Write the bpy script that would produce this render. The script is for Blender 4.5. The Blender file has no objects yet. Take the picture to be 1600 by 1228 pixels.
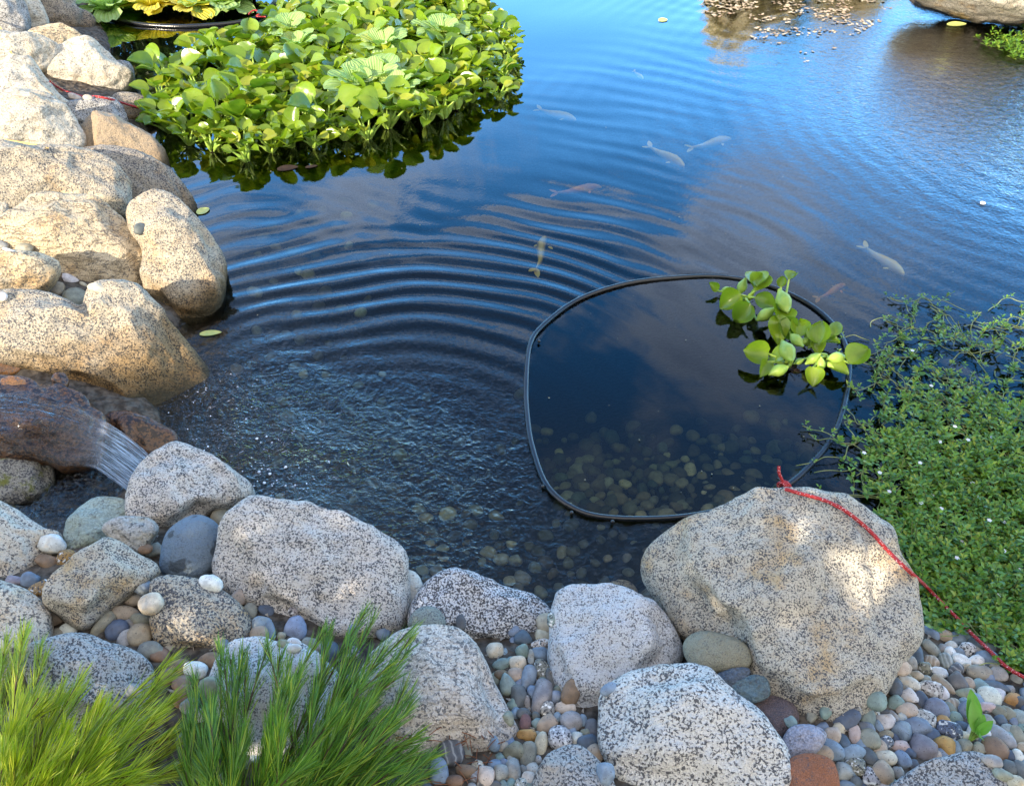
import bpy, bmesh, math, random
import numpy as np
from math import sin, cos, pi, radians as RAD
from mathutils import Vector, noise as MN
from mathutils.bvhtree import BVHTree
random.seed(7); rng = np.random.default_rng(7)
SC = bpy.context.scene; COL = SC.collection

# ------------------------------------------------------------------ camera, sky, sun, exposure
PITCH, HFOV, CAMZ = 43.0, 65.0, 1.75
cd = bpy.data.cameras.new('camera'); cam = bpy.data.objects.new('camera', cd); COL.objects.link(cam)
cam.location = (0, 0, CAMZ); cam.rotation_euler = (RAD(90-PITCH), 0, 0)
cd.sensor_fit = 'HORIZONTAL'; cd.angle = RAD(HFOV); cd.clip_start = .02; cd.clip_end = 2000
SC.camera = cam
SUN = Vector((.60, .66, -.47)).normalized()          # the way the light travels: low sun from behind left
ELEV = math.asin(-SUN.z); ROT = math.atan2(-SUN.x, -SUN.y)
SC.view_settings.view_transform = 'Standard'; SC.view_settings.look = 'None'
SC.view_settings.exposure = 2.45; SC.view_settings.gamma = 1.0
SC.render.engine = 'CYCLES'
SC.cycles.max_bounces = 10; SC.cycles.transparent_max_bounces = 14; SC.cycles.use_denoising = True
SC.cycles.caustics_reflective = False; SC.cycles.caustics_refractive = False

class N:                                              # small node-tree helper
    def __init__(s, tree):
        s.t = tree; tree.nodes.clear()
    def n(s, typ, **kw):
        nd = s.t.nodes.new(typ); ins = kw.pop('i', {})
        for k, v in kw.items(): setattr(nd, k, v)
        for k, v in ins.items(): s.set(nd.inputs[k], v)
        return nd
    def set(s, sock, v):
        if isinstance(v, bpy.types.NodeSocket): s.t.links.new(v, sock)
        elif isinstance(v, bpy.types.Node): s.t.links.new(v.outputs[0], sock)
        else:
            if sock.type == 'RGBA' and len(v) == 3: v = (*v, 1)
            sock.default_value = v
    def math(s, op, a, b=0.0, clamp=False):
        return s.n('ShaderNodeMath', operation=op, use_clamp=clamp, i={0: a, 1: b}).outputs[0]
    def vmath(s, op, a, b=(0, 0, 0)):
        return s.n('ShaderNodeVectorMath', operation=op, i={0: a, 1: b}).outputs[0]
    def noise(s, vec, scale, detail=2., rough=.5, dist=0.):
        return s.n('ShaderNodeTexNoise', i={'Vector': vec, 'Scale': scale, 'Detail': detail, 'Roughness': rough, 'Distortion': dist}).outputs[0]
    def ss(s, v, a, b, lo=0., hi=1.):                 # smooth step
        return s.n('ShaderNodeMapRange', interpolation_type='SMOOTHSTEP', i={'Value': v, 'From Min': a, 'From Max': b, 'To Min': lo, 'To Max': hi}).outputs[0]
    def mix(s, f, a, b, mode='MIX'):
        nd = s.n('ShaderNodeMix', data_type='RGBA', blend_type=mode, clamp_factor=True)
        s.set(nd.inputs[0], f); s.set(nd.inputs[6], a); s.set(nd.inputs[7], b)
        return nd.outputs[2]

world = bpy.data.worlds.new('World'); SC.world = world; world.use_nodes = True
w = N(world.node_tree)
sky = w.n('ShaderNodeTexSky', sky_type='NISHITA', sun_disc=False, sun_elevation=ELEV, sun_rotation=ROT,
          altitude=200, air_density=1.0, dust_density=.3, ozone_density=2.2)
hs = w.n('ShaderNodeHueSaturation', i={'Hue': .5, 'Saturation': 1.34, 'Value': 1.0, 'Color': sky})
tc = w.n('ShaderNodeTexCoord'); sx = w.n('ShaderNodeSeparateXYZ', i={0: tc.outputs['Generated']})
zz = w.math('ADD', w.math('MAXIMUM', sx.outputs[2], 0.), .12)
cv = w.n('ShaderNodeCombineXYZ', i={0: w.math('DIVIDE', sx.outputs[0], zz), 1: w.math('DIVIDE', sx.outputs[1], zz), 2: 1.2})
cl = w.noise(cv, 1.9, 7., .58, .35)
lowclear = w.ss(sx.outputs[2], .36, .52)
cm = w.math('MULTIPLY', w.ss(cl, .45, .55), lowclear)
ccol = w.mix(w.ss(cl, .52, .68), (2.0, 2.5, 3.4), (.75, 1.08, 1.85))
ccol = w.mix(1., ccol, w.mix(w.ss(sx.outputs[2], .50, .80), (1., 1., 1.), (.42, .50, .62)), 'MULTIPLY')
hz_ = w.mix(w.ss(sx.outputs[2], .60, .80, 0., .62), hs.outputs[0], (.55, .74, 1.12))      # thin grey veil high up
skc = w.mix(w.math('MULTIPLY', cm, .9), hz_, ccol)
rear_fill = w.math('MULTIPLY', w.ss(sx.outputs[1], .12, -.22), w.ss(cl, .30, .46))   # bright cloud added out of view to neutralise the shade light
skc = w.mix(w.math('MULTIPLY', rear_fill, .92), skc, w.mix(w.ss(cl, .45, .65), (3.1, 2.85, 2.5), (2.2, 2.1, 2.0)))
bg = w.n('ShaderNodeBackground', i={'Color': skc, 'Strength': .15})
w.n('ShaderNodeOutputWorld', i={'Surface': bg})

sl = bpy.data.lights.new('sun', 'SUN'); sl.energy = 2.0; sl.angle = RAD(.6); sl.color = (1., .86, .66)
so = bpy.data.objects.new('sun', sl); COL.objects.link(so); so.rotation_euler = SUN.to_track_quat('-Z', 'Y').to_euler()
so.location = (-6, -6, 6)

# ------------------------------------------------------------------ helpers
FPX = 800/math.tan(RAD(HFOV/2))
CAM = np.array([0, 0, CAMZ]); _p = RAD(PITCH)
FW = np.array([0, cos(_p), -sin(_p)]); UPV = np.array([0, sin(_p), cos(_p)]); RT = np.array([1., 0, 0])
def ray(px, py): return FW + RT*((px-800)/FPX) + UPV*((614-py)/FPX)
def at(px, py, z=0.):
    d = ray(px, py); return CAM + d*((z-CAMZ)/d[2])
def pix(p):
    v = np.asarray(p)-CAM; d = v@FW
    return 800+FPX*(v@RT)/d, 614-FPX*(v@UPV)/d
def norm(v): v = np.asarray(v, float); return v/np.linalg.norm(v)

def tag(o, label=None, cat=None, group=None, kind=None):
    for k, v in (('label', label), ('category', cat), ('group', group), ('kind', kind)):
        if v: o[k] = v
    return o
def mk(name, V, F, mat=None, parent=None, smooth=True, loc=None):
    me = bpy.data.meshes.new(name)
    V = np.asarray(V, float)
    if loc is not None: V = V-np.asarray(loc)
    me.from_pydata(V.tolist(), [], [list(map(int, f)) for f in F]); me.update()
    if smooth: me.polygons.foreach_set('use_smooth', np.ones(len(me.polygons), bool))
    if mat: me.materials.append(mat)
    o = bpy.data.objects.new(name, me); COL.objects.link(o)
    if loc is not None and parent is None: o.location = loc
    if parent: o.parent = parent
    return o
def empty(name, loc=(0, 0, 0)):
    o = bpy.data.objects.new(name, None); COL.objects.link(o); o.location = loc; o.empty_display_size = .05; return o
class MB:
    def __init__(s): s.V = []; s.F = []
    def add(s, V, F):
        b = len(s.V); s.V += [tuple(v) for v in V]; s.F += [tuple(i+b for i in f) for f in F]
    def build(s, name, mat, parent=None, smooth=True, loc=None): return mk(name, s.V, s.F, mat, parent, smooth, loc)
def tube(P, R, n=6, closed=False):
    P = [np.asarray(p, float) for p in P]; m = len(P)
    if not hasattr(R, '__len__'): R = [R]*m
    V = []; F = []; ref = None
    for i, p in enumerate(P):
        a = P[(i-1) % m] if (closed or i > 0) else p
        b = P[(i+1) % m] if (closed or i < m-1) else p
        t = norm(b-a)
        if ref is None: ref = np.array([0, 0, 1.]) if abs(t[2]) < .9 else np.array([1., 0, 0])
        u = norm(np.cross(t, ref)); v = np.cross(u, t); ref = v
        for k in range(n):
            an = 2*pi*k/n; V.append(p+R[i]*(cos(an)*u+sin(an)*v))
    for i in range(m if closed else m-1):
        for k in range(n):
            j = (i+1) % m; F.append((i*n+k, i*n+(k+1) % n, j*n+(k+1) % n, j*n+k))
    if not closed:
        F.append(tuple(range(n))); F.append(tuple(range(m*n-1, m*n-n-1, -1)))
    return V, F
def spline(P, k=6, closed=False):
    P = [np.asarray(p, float) for p in P]; n = len(P); out = []
    for i in range(n if closed else n-1):
        g = (lambda j: P[j % n]) if closed else (lambda j: P[max(0, min(n-1, j))])
        a, b, c, d = g(i-1), g(i), g(i+1), g(i+2)
        for s in range(k):
            t = s/k; out.append(.5*(2*b+(c-a)*t+(2*a-5*b+4*c-d)*t*t+(3*b-a-3*c+d)*t**3))
    if not closed: out.append(P[-1])
    return out

# ------------------------------------------------------------------ materials
def new_mat(name):
    m = bpy.data.materials.new(name); m.use_nodes = True; return m, N(m.node_tree)
def finish(s, bsdf, vol=None):
    s.n('ShaderNodeOutputMaterial', i={'Surface': bsdf})
def bump(s, h, strength, dist, normal=None):
    i = {'Height': h, 'Strength': strength, 'Distance': dist}
    if normal is not None: i['Normal'] = normal
    return s.n('ShaderNodeBump', i=i).outputs[0]

def granite(name, base, dark=(.07, .07, .075), sc=95, amt=.40, warm=(.52, .36, .17), warmamt=.35, algae=.0, vein=0., wet=0., rough=.8, second=None, atop=.14, moss=0., blotch=0.):
    base = (base[0]*1.06, base[1]*1.02, base[2]*.94)
    m, s = new_mat(name); sc *= 2.2
    P = s.n('ShaderNodeNewGeometry').outputs['Position']
    n1 = s.noise(P, sc, 3., .62, .4)
    n2 = s.noise(P, sc*.16, 3., .6)
    big = s.noise(P, 4.5, 4., .6)
    # dark mica flecks, denser in patches
    th = s.math('ADD', n1, s.math('MULTIPLY', s.math('SUBTRACT', n2, .5), .3))
    fl = s.ss(th, .475+.12*(1-amt*1.6), .485+.12*(1-amt*1.6)+.06)
    c2 = second or tuple(x*.62 for x in base)
    c = s.mix(s.ss(s.noise(P, sc*1.9, 2.), .42, .6), c2, base)
    c = s.mix(s.ss(big, .35, .7), s.mix(.75, c, tuple(x*.8 for x in base)), c)
    c = s.mix(s.math('MULTIPLY', s.ss(s.noise(P, 7.3, 5., .65), .50, .70), warmamt), c, s.mix(1., c, tuple(min(1, x*1.9) for x in warm), 'MULTIPLY'))
    if vein:
        wv = s.n('ShaderNodeTexNoise', i={'Vector': s.vmath('MULTIPLY', P, (3.5, 9., 22.)), 'Scale': 1.6, 'Detail': 5., 'Roughness': .65, 'Distortion': .6}).outputs[0]
        ln = s.ss(s.math('ABSOLUTE', s.math('SUBTRACT', wv, .5)), .0, .035, 1., 0.)
        c = s.mix(s.math('MULTIPLY', ln, vein), c, tuple(x*.22 for x in base))
    c = s.mix(s.math('MULTIPLY', fl, min(1, .55+amt*.9)), c, dark)
    if moss: c = s.mix(s.ss(s.noise(P, 10., 5., .7), .50, .62, 0., moss), c, (.13, .14, .015))
    if blotch: c = s.mix(s.ss(s.noise(P, 17., 2., .5), .60, .63, 0., blotch), c, (.05, .06, .07))
    hgt = s.math('ADD', s.math('MULTIPLY', n1, .6), s.noise(P, 26., 4., .65))
    if algae:
        pz = s.n('ShaderNodeSeparateXYZ', i={0: P}).outputs[2]
        k = s.math('ADD', pz, s.math('MULTIPLY', s.math('SUBTRACT', s.noise(P, 9., 4., .6), .5), .16))
        am = s.ss(k, atop-.12, atop, 1., 0.)
        c = s.mix(s.math('MULTIPLY', am, algae), c, s.mix(1., c, (.48, .33, .14), 'MULTIPLY'))
        c = s.mix(s.ss(k, .0, .075, .9, 0.), c, (.03, .026, .014))
    nr = bump(s, hgt, .8, .007)
    nr = bump(s, s.noise(P, 11., 6., .66), .75, .035, nr)
    b = s.n('ShaderNodeBsdfPrincipled', i={'Base Color': c, 'Roughness': rough, 'Normal': nr, 'Specular IOR Level': .25, 'Coat Weight': wet, 'Coat Roughness': .12})
    finish(s, b); return m

def pebble_mat(name, kind):
    m, s = new_mat(name)
    P = s.n('ShaderNodeNewGeometry').outputs['Position']
    oi = s.n('ShaderNodeObjectInfo'); base = s.mix(1., oi.outputs['Color'], (1.05, 1.02, .97), 'MULTIPLY')
    c = s.mix(s.ss(s.noise(P, 60., 4., .65), .3, .72), s.mix(1., base, (.62, .62, .64), 'MULTIPLY'), base)
    if kind == 'speck':
        c = s.mix(s.ss(s.noise(P, 210., 2., .6, .4), .53, .58), c, (.04, .04, .045))
        c = s.mix(s.ss(s.noise(P, 120., 2.), .56, .64), c, (.62, .62, .6))
    elif kind == 'band':
        tcs = s.n('ShaderNodeTexCoord').outputs['Object']
        wv = s.n('ShaderNodeTexWave', wave_type='BANDS', i={'Vector': tcs, 'Scale': .55, 'Distortion': 7., 'Detail': 3.}).outputs[0]
        c = s.mix(s.ss(wv, .45, .95, 0., .45), c, s.mix(1., c, (.5, .47, .45), 'MULTIPLY'))
        c = s.mix(s.ss(wv, .20, .02, 0., .3), c, (.6, .58, .54))
    else:
        c = s.mix(s.ss(s.noise(P, 34., 3.), .56, .72, 0., .5), c, s.mix(1., c, (1.25, 1.0, .72), 'MULTIPLY'))
        c = s.mix(s.ss(s.noise(P, 240., 1.), .66, .7, 0., .6), c, (.05, .05, .05))
    nr = bump(s, s.noise(P, 130., 4., .6), .25, .0025)
    b = s.n('ShaderNodeBsdfPrincipled', i={'Base Color': c, 'Roughness': .58, 'Normal': nr, 'Specular IOR Level': .35})
    finish(s, b); return m

def leaf_mat(name, c1, c2, c3, trans=.35, rough=.32, ribs=0., spec=.45, old=False):
    m, s = new_mat(name)
    g = s.n('ShaderNodeNewGeometry'); r = g.outputs['Random Per Island']; P = g.outputs['Position']
    c = s.mix(s.ss(r, .0, .55), c1, c2); c = s.mix(s.ss(r, .72, 1.), c, c3)
    c = s.mix(s.ss(s.noise(P, 22., 3.), .4, .68, 0., .5), c, s.mix(1., c, (.62, .72, .5), 'MULTIPLY'))
    if not ribs: c = s.mix(s.ss(s.noise(P, 38., 4., .7), .66, .74, 0., .7), c, (.26, .17, .05))
    if old: c = s.mix(s.ss(r, .955, .965), c, (.30, .17, .06))
    uvn = s.n('ShaderNodeUVMap')
    nr = bump(s, s.noise(P, 45., 2.), .25, .004)
    if ribs:
        su = s.n('ShaderNodeSeparateXYZ', i={0: uvn.outputs[0]})
        wv = s.math('SINE', s.math('MULTIPLY', su.outputs[0], 44.))
        nr = bump(s, wv, ribs, .004, nr)
        c = s.mix(s.ss(wv, .3, 1., 0., .3), c, s.mix(.5, c, (.75, .85, .6)))
    b = s.n('ShaderNodeBsdfPrincipled', i={'Base Color': c, 'Roughness': rough, 'Normal': nr, 'Specular IOR Level': spec})
    t = s.n('ShaderNodeBsdfTranslucent', i={'Color': s.mix(1., c, (1.5, 1.5, .6), 'MULTIPLY'), 'Normal': nr})
    mx = s.n('ShaderNodeMixShader', i={0: trans, 1: b, 2: t})
    finish(s, mx); return m

def plain(name, col, rough=.5, spec=.5, nz=0., nsc=40., col2=None):
    m, s = new_mat(name)
    P = s.n('ShaderNodeNewGeometry').outputs['Position']
    c = s.mix(s.ss(s.noise(P, nsc, 4., .6), .35, .68), col, col2 or tuple(x*.65 for x in col))
    i = {'Base Color': c, 'Roughness': rough, 'Specular IOR Level': spec}
    if nz: i['Normal'] = bump(s, s.noise(P, nsc, 4., .6), nz, .01)
    finish(s, s.n('ShaderNodeBsdfPrincipled', i=i)); return m

GR = {
 'white':  granite('granite_white', (.66, .63, .61), amt=.46, warmamt=.22, sc=105, vein=.22),
 'white2': granite('granite_cream', (.64, .60, .54), amt=.36, warmamt=.45, sc=72, vein=.3),
 'coarse': granite('granite_coarse_white', (.70, .69, .68), amt=.44, warmamt=.15, sc=80),
 'fine':   granite('granite_pale_blue', (.62, .64, .69), amt=.34, warmamt=.08, sc=110),
 'salt':   granite('granite_salt_pepper', (.66, .68, .74), amt=.68, warmamt=.04, sc=100),
 'buff':   granite('granite_buff', (.56, .53, .47), amt=.46, warmamt=.75, sc=120, algae=.25, vein=.15),
 'smooth': granite('pale_cracked_stone', (.60, .56, .53), amt=.30, warmamt=.4, sc=70, vein=.6),
 'grey':   granite('granite_grey', (.42, .43, .45), amt=.50, warmamt=.25, sc=100),
 'tan':    granite('granite_tan', (.58, .49, .36), amt=.25, warmamt=.6, sc=70, vein=.9),
 'pale':   granite('pale_bank_stone', (.58, .55, .49), amt=.16, warmamt=.4, sc=60, vein=.55),
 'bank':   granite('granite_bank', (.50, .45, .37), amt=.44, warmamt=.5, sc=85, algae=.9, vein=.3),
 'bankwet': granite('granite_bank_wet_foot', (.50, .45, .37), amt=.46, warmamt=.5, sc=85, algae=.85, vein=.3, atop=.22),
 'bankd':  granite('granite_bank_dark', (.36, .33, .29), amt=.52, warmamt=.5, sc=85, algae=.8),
 'brown':  granite('brown_smooth_stone', (.36, .29, .21), amt=.12, warmamt=.5, sc=70, algae=.5, rough=.6),
 'wet':    granite('wet_stream_stone', (.15, .075, .035), amt=.50, dark=(.02, .012, .01), warm=(.85, .36, .06), warmamt=.95, sc=45, wet=.45, rough=.45, second=(.05, .028, .02)),
 'orange': granite('orange_stream_stone', (.34, .15, .045), amt=.15, warm=(.8, .3, .06), warmamt=.6, sc=60, wet=.8, rough=.35),
 'moss':   granite('mossy_grey_stone', (.28, .28, .27), amt=.5, warmamt=.3, sc=75, wet=.2, moss=.9),
 'rust':   granite('rust_streaked_stone', (.46, .42, .36), amt=.58, warm=(.75, .36, .16), warmamt=.85, sc=90),
 'green':  granite('green_blue_stone', (.34, .42, .40), amt=.06, warmamt=.35, sc=50, vein=.25, rough=.6),
 'quartz': granite('quartz_stone', (.42, .42, .42), amt=.25, warm=(.6, .42, .18), warmamt=.9, sc=45, vein=.4, rough=.6),
 'blue':   granite('blue_grey_stone', (.165, .225, .30), amt=.10, warmamt=.06, sc=130, rough=.62, blotch=.8, second=(.13, .18, .25)),
 'olive':  granite('olive_stone', (.30, .30, .24), amt=.14, warmamt=.3, sc=150, rough=.65),
 'slate':  granite('slate_stone', (.10, .13, .18), amt=.1, warmamt=.1, sc=60, rough=.5, vein=.3),
 'teal':   granite('teal_stone', (.13, .19, .22), amt=.15, warmamt=.1, sc=60, rough=.5, vein=.3),
 'purple': granite('purple_brown_stone', (.16, .12, .125), amt=.2, warmamt=.3, sc=130, rough=.7),
 'redb':   granite('rust_brown_stone', (.33, .14, .08), amt=.08, warmamt=.3, sc=110, rough=.8),
 'lilac':  granite('lilac_stone', (.36, .37, .46), amt=.05, warm=(.5, .3, .2), warmamt=.7, sc=60, rough=.55),
 'chalk':  granite('chalk_stone', (.68, .66, .62), amt=.05, warmamt=.2, sc=60, rough=.6),
 'gspeck': granite('green_speckled_stone', (.28, .32, .30), amt=.4, warmamt=.2, sc=150, rough=.7),
}
PM = {'plain': pebble_mat('pebble_plain', 'plain'), 'speck': pebble_mat('pebble_speckled', 'speck'), 'band': pebble_mat('pebble_banded', 'band')}
M_BLACK = plain('black_poly_pipe', (.007, .008, .010), .22, .6, .1, 90.)
M_STEM = plain('hyacinth_petiole', (.30, .42, .07), .4, .4, 0, 30., (.20, .33, .05))
M_ROOT = plain('dark_roots', (.03, .02, .016), .9, .2)
M_HY = leaf_mat('hyacinth_leaf', (.11, .20, .018), (.20, .30, .02), (.40, .38, .04), .35, .24, 0., .55, True)
M_LET = leaf_mat('water_lettuce_leaf', (.30, .46, .16), (.36, .52, .18), (.60, .58, .12), .35, .6, .5, .25)
M_LETY = leaf_mat('yellow_lettuce_leaf', (.66, .56, .07), (.70, .60, .08), (.62, .56, .12), .35, .6, .5, .25)
M_MAT = leaf_mat('creeping_leaf', (.06, .15, .016), (.14, .27, .022), (.30, .36, .04), .25, .35)
M_MSTEM = plain('creeping_stem', (.26, .28, .11), .6, .3, 0, 30., (.13, .17, .05))
M_PETAL = plain('white_petal', (.62, .62, .64), .6, .2, 0, 20., (.74, .74, .78))
M_NEEDY = leaf_mat('sun_tinted_needle_leaf', (.17, .26, .02), (.34, .42, .02), (.52, .50, .06), .3, .4)  # needle leaf made brighter and yellower, sunlight put into its colour
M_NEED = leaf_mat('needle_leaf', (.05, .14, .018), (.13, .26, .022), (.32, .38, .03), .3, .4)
M_TWIG = plain('twig_bark', (.10, .06, .035), .9, .2, .3, 60.)
M_DRY = plain('dry_grass_blade', (.62, .40, .12), .6, .3)
M_YLEAF = plain('fallen_leaf', (.50, .50, .16), .5, .4, 0, 60., (.36, .42, .14))
M_BUSH = leaf_mat('far_bush_leaf', (.03, .07, .02), (.06, .11, .025), (.16, .17, .05), .2, .5)
M_CREAM = leaf_mat('cream_plume', (.62, .54, .40), (.68, .60, .46), (.40, .34, .22), .2, .8)
M_KOI = plain('koi_pale', (.95, .60, .07), .4, .4, 0, 14., (.90, .70, .25))
M_KOIO = plain('koi_orange', (.80, .22, .05), .4, .4, 0, 14., (.85, .50, .25))
M_BRICK = plain('terracotta_wall', (.36, .15, .08), .85, .2, .3, 6., (.28, .12, .07))

# cord: red with pale flecks
def cord_mat():
    m, s = new_mat('red_braided_cord')
    P = s.n('ShaderNodeNewGeometry').outputs['Position']
    wv = s.n('ShaderNodeTexWave', wave_type='BANDS', bands_direction='DIAGONAL', i={'Vector': P, 'Scale': 95., 'Distortion': 1.2, 'Detail': 1.}).outputs[0]
    c = s.mix(s.ss(wv, .25, .75), (.22, .012, .014), (.55, .03, .03))
    c = s.mix(s.ss(s.noise(P, 260., 1.), .64, .68), c, (.75, .5, .48))
    finish(s, s.n('ShaderNodeBsdfPrincipled', i={'Base Color': c, 'Roughness': .75, 'Normal': bump(s, wv, .5, .002)})); return m
M_CORD = cord_mat()

# ------------------------------------------------------------------ ground and pond bed: one sheet
POND_PX = [(205,745),(150,800),(60,800),(-60,790),(-60,745),(60,748),(150,720),(235,690),(262,655),(235,600),(290,505),(300,430),(285,350),(245,270),(232,190),(185,90),(150,10),(60,-45),
 (300,-75),(700,-80),(1050,-72),(1330,-60),(1430,8),(1560,38),(1720,60),(1900,250),(2000,520),(1950,760),(1760,900),(1560,965),(1430,960),(1330,860),(1200,830),(1060,870),(1010,905),(985,930),(870,950),(730,950),(640,915),(560,880),(440,830),(370,800),(300,770)]
POND = np.array([at(x, y, 0.)[:2] for x, y in POND_PX])
def sdist(X, Y):
    """signed distance to the pond outline, + inside the water"""
    shp = X.shape; x = X.ravel(); y = Y.ravel()
    best = np.full(x.shape, 1e9); ins = np.zeros(x.shape, bool); n = len(POND)
    for i in range(n):
        a = POND[i]; b = POND[(i+1) % n]; e = b-a
        t = np.clip(((x-a[0])*e[0]+(y-a[1])*e[1])/(e@e), 0, 1)
        best = np.minimum(best, np.hypot(x-a[0]-t*e[0], y-a[1]-t*e[1]))
        c = ((a[1] > y) != (b[1] > y)) & (x < (b[0]-a[0])*(y-a[1])/((b[1]-a[1]) if b[1] != a[1] else 1e-9)+a[0])
        ins ^= c
    return np.where(ins, best, -best).reshape(shp)
def gz_arr(X, Y):
    d = sdist(X, Y)
    inn = -np.minimum(.06+.44*np.maximum(d, 0), 1.1)
    out = np.minimum(.02+.30*np.maximum(-d, 0), .17)
    z = np.where(d > 0, inn, out)
    k = np.clip((d+.05)/.10, 0, 1); k = k*k*(3-2*k)      # soft shore step
    return np.where(np.abs(d) < .05, out*(1-k)+inn*k, z)
def gz(x, y): return float(gz_arr(np.array([[x]]), np.array([[y]]))[0, 0])
def axis(lo, hi, st, far):
    a = list(np.arange(lo, hi+1e-6, st)); s = st; l = lo; h = hi; L = []; H = []
    while h < far: s *= 1.35; h += s; l -= s; H.append(h); L.append(l)
    return np.array(L[::-1]+a+H)
gx = axis(-4.2, 4.6, .05, 180); gy = axis(-.6, 6.6, .05, 180)
GX, GY = np.meshgrid(gx, gy); GZ = gz_arr(GX, GY)
GZ += .012*np.sin(GX*9.1+1)*np.sin(GY*8.3)+.006*np.sin(GX*23+2)*np.cos(GY*21)
nx, ny = len(gx), len(gy)
def gridfaces(nx, ny):
    I = np.arange(nx*ny).reshape(ny, nx)
    return np.stack([I[:-1, :-1], I[:-1, 1:], I[1:, 1:], I[1:, :-1]], -1).reshape(-1, 4)
def ground_mat():
    m, s = new_mat('soil_and_silt')
    P = s.n('ShaderNodeNewGeometry').outputs['Position']
    z = s.n('ShaderNodeSeparateXYZ', i={0: P}).outputs[2]
    vo = s.n('ShaderNodeTexVoronoi', i={'Vector': P, 'Scale': 34.})
    g = s.mix(s.ss(s.noise(P, 40., 4., .6), .35, .65), (.045, .035, .026), (.12, .10, .08))
    u = s.mix(s.ss(s.noise(P, 30., 4., .6), .35, .65), (.010, .010, .006), (.028, .026, .015))
    c = s.mix(s.ss(z, -.03, .02), u, g)
    nr = bump(s, vo.outputs[0], .7, .02)
    finish(s, s.n('ShaderNodeBsdfPrincipled', i={'Base Color': c, 'Roughness': .9, 'Normal': nr, 'Specular IOR Level': .2})); return m
M_GROUND = ground_mat()
GV = np.stack([GX, GY, GZ], -1).reshape(-1, 3); GF = gridfaces(nx, ny)
tag(mk('ground', GV, GF, M_GROUND), 'dark soil and silty pond bed under stones and water', 'ground', kind='structure')
class BV:                                              # everything solid so far, for resting things on it
    V = GV.tolist(); F = GF.tolist(); tree = None
def bv_add(V, F):
    b = len(BV.V); BV.V += np.asarray(V).tolist(); BV.F += [[int(i)+b for i in f] for f in F]; BV.tree = None
def bv():
    if BV.tree is None: BV.tree = BVHTree.FromPolygons(BV.V, BV.F)
    return BV.tree
def hit(px, py):
    d = norm(ray(px, py)); r = bv().ray_cast(Vector(CAM), Vector(d))
    return np.array(r[0]), np.array(r[1])
def zdown(x, y):
    r = bv().ray_cast(Vector((x, y, 3)), Vector((0, 0, -1))); return r[0].z if r[0] else 0.

# ------------------------------------------------------------------ water
FALL = at(300, 705)[:2]; FALL2 = at(1780, 190)[:2]; WC = at(585, 745)[:2]
RING_PX = [(822,600),(828,540),(850,508),(905,468),(980,443),(1060,433),(1130,432),(1200,446),(1262,474),(1305,512),(1326,560),(1322,620),(1302,680),(1265,727),(1222,762),(1150,790),(1060,808),(960,810),(900,797),(855,760),(832,700),(824,650)]
RING = np.array([at(x, y)[:2] for x, y in RING_PX])
def inside(poly, X, Y):
    ins = np.zeros(X.shape, bool); n = len(poly)
    for i in range(n):
        a = poly[i]; b = poly[(i+1) % n]
        ins ^= ((a[1] > Y) != (b[1] > Y)) & (X < (b[0]-a[0])*(Y-a[1])/((b[1]-a[1]) if b[1] != a[1] else 1e-9)+a[0])
    return ins
wx = np.arange(-3.4, 5.2, .0135); wy = np.arange(.75, 6.4, .0135)
WX, WY = np.meshgrid(wx, wy)
def lat(n, s): 
    """smooth random field"""
    r = np.random.default_rng(s); F = np.zeros_like(WX)
    for k in range(9):
        a = r.uniform(0, 2*pi); f = n*r.uniform(.5, 1.6); F += np.sin(f*(cos(a)*WX+sin(a)*WY)+r.uniform(0, 6.28))
    return F/3.
r1 = np.hypot(WX-FALL[0], WY-FALL[1]); th = np.arctan2(WY-FALL[1], WX-FALL[0])
r2 = np.hypot(WX-FALL2[0], WY-FALL2[1])
ring_in = inside(RING, WX, WY)
rc = RING.mean(0); rr = np.hypot(WX-rc[0], WY-rc[1])
calm = np.where(ring_in, .06, 1.)
# the floating pipe shelters the water just behind it
bd = norm(rc-FALL); along = (WX-rc[0])*bd[0]+(WY-rc[1])*bd[1]; side = np.abs((WX-rc[0])*-bd[1]+(WY-rc[1])*bd[0])
lee = np.exp(-(side/.45)**2)*(along > 0)*np.exp(-np.maximum(along-.5, 0)/.9)
r0 = np.hypot(WX-WC[0], WY-WC[1])
amp = .0020*np.clip((r0-.25)/.45, 0, 1)*np.exp(-np.maximum(r0-1.0, 0)/1.25)*(1-.6*lee)*np.clip(.55+.95*lat(3.1, 21), .05, 1.35)
ph = 2*pi*(np.log(.078+.027*np.clip(r0, 0, 9))/.027)
warp = lat(1.5, 1)*2.5+lat(4.2, 2)*1.5+lat(8., 12)*1.15
H = amp*(np.sin(ph+warp)*(.75+.45*lat(3., 3))+.6*np.sin(ph*.57+warp*1.2+lat(3., 31)*1.5+1.)*(.5+.6*lat(2.5, 13))+.16*np.sin(ph*1.45+lat(6, 8)*2))
H += .0016*np.exp(-r2/1.5)*np.sin(2*pi*r2/.11+lat(3, 4)*3.0+lat(8, 14))*(.6+.5*lat(2.4, 15))
H += .0004*np.exp(-((r0-1.3)/.8)**2)*np.sin(2*pi*(WX*3.1+WY*7.3)+lat(4., 41)*2.5)*np.clip(lat(3., 42), 0, 1)
H += .00055*lat(13., 5)*np.clip(1.3-r1/2.5, .12, 1)+.0012*lat(6.5, 6)*np.clip((r1-.9)/.8, 0, 1)
H *= calm
H += .0045*np.exp(-(r1/.55)**2)*lat(26., 7)*np.where(ring_in, 0, 1)
ux = WX-FALL[0]; uy = WY-FALL[1]+.12*np.maximum(ux, 0)
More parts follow.
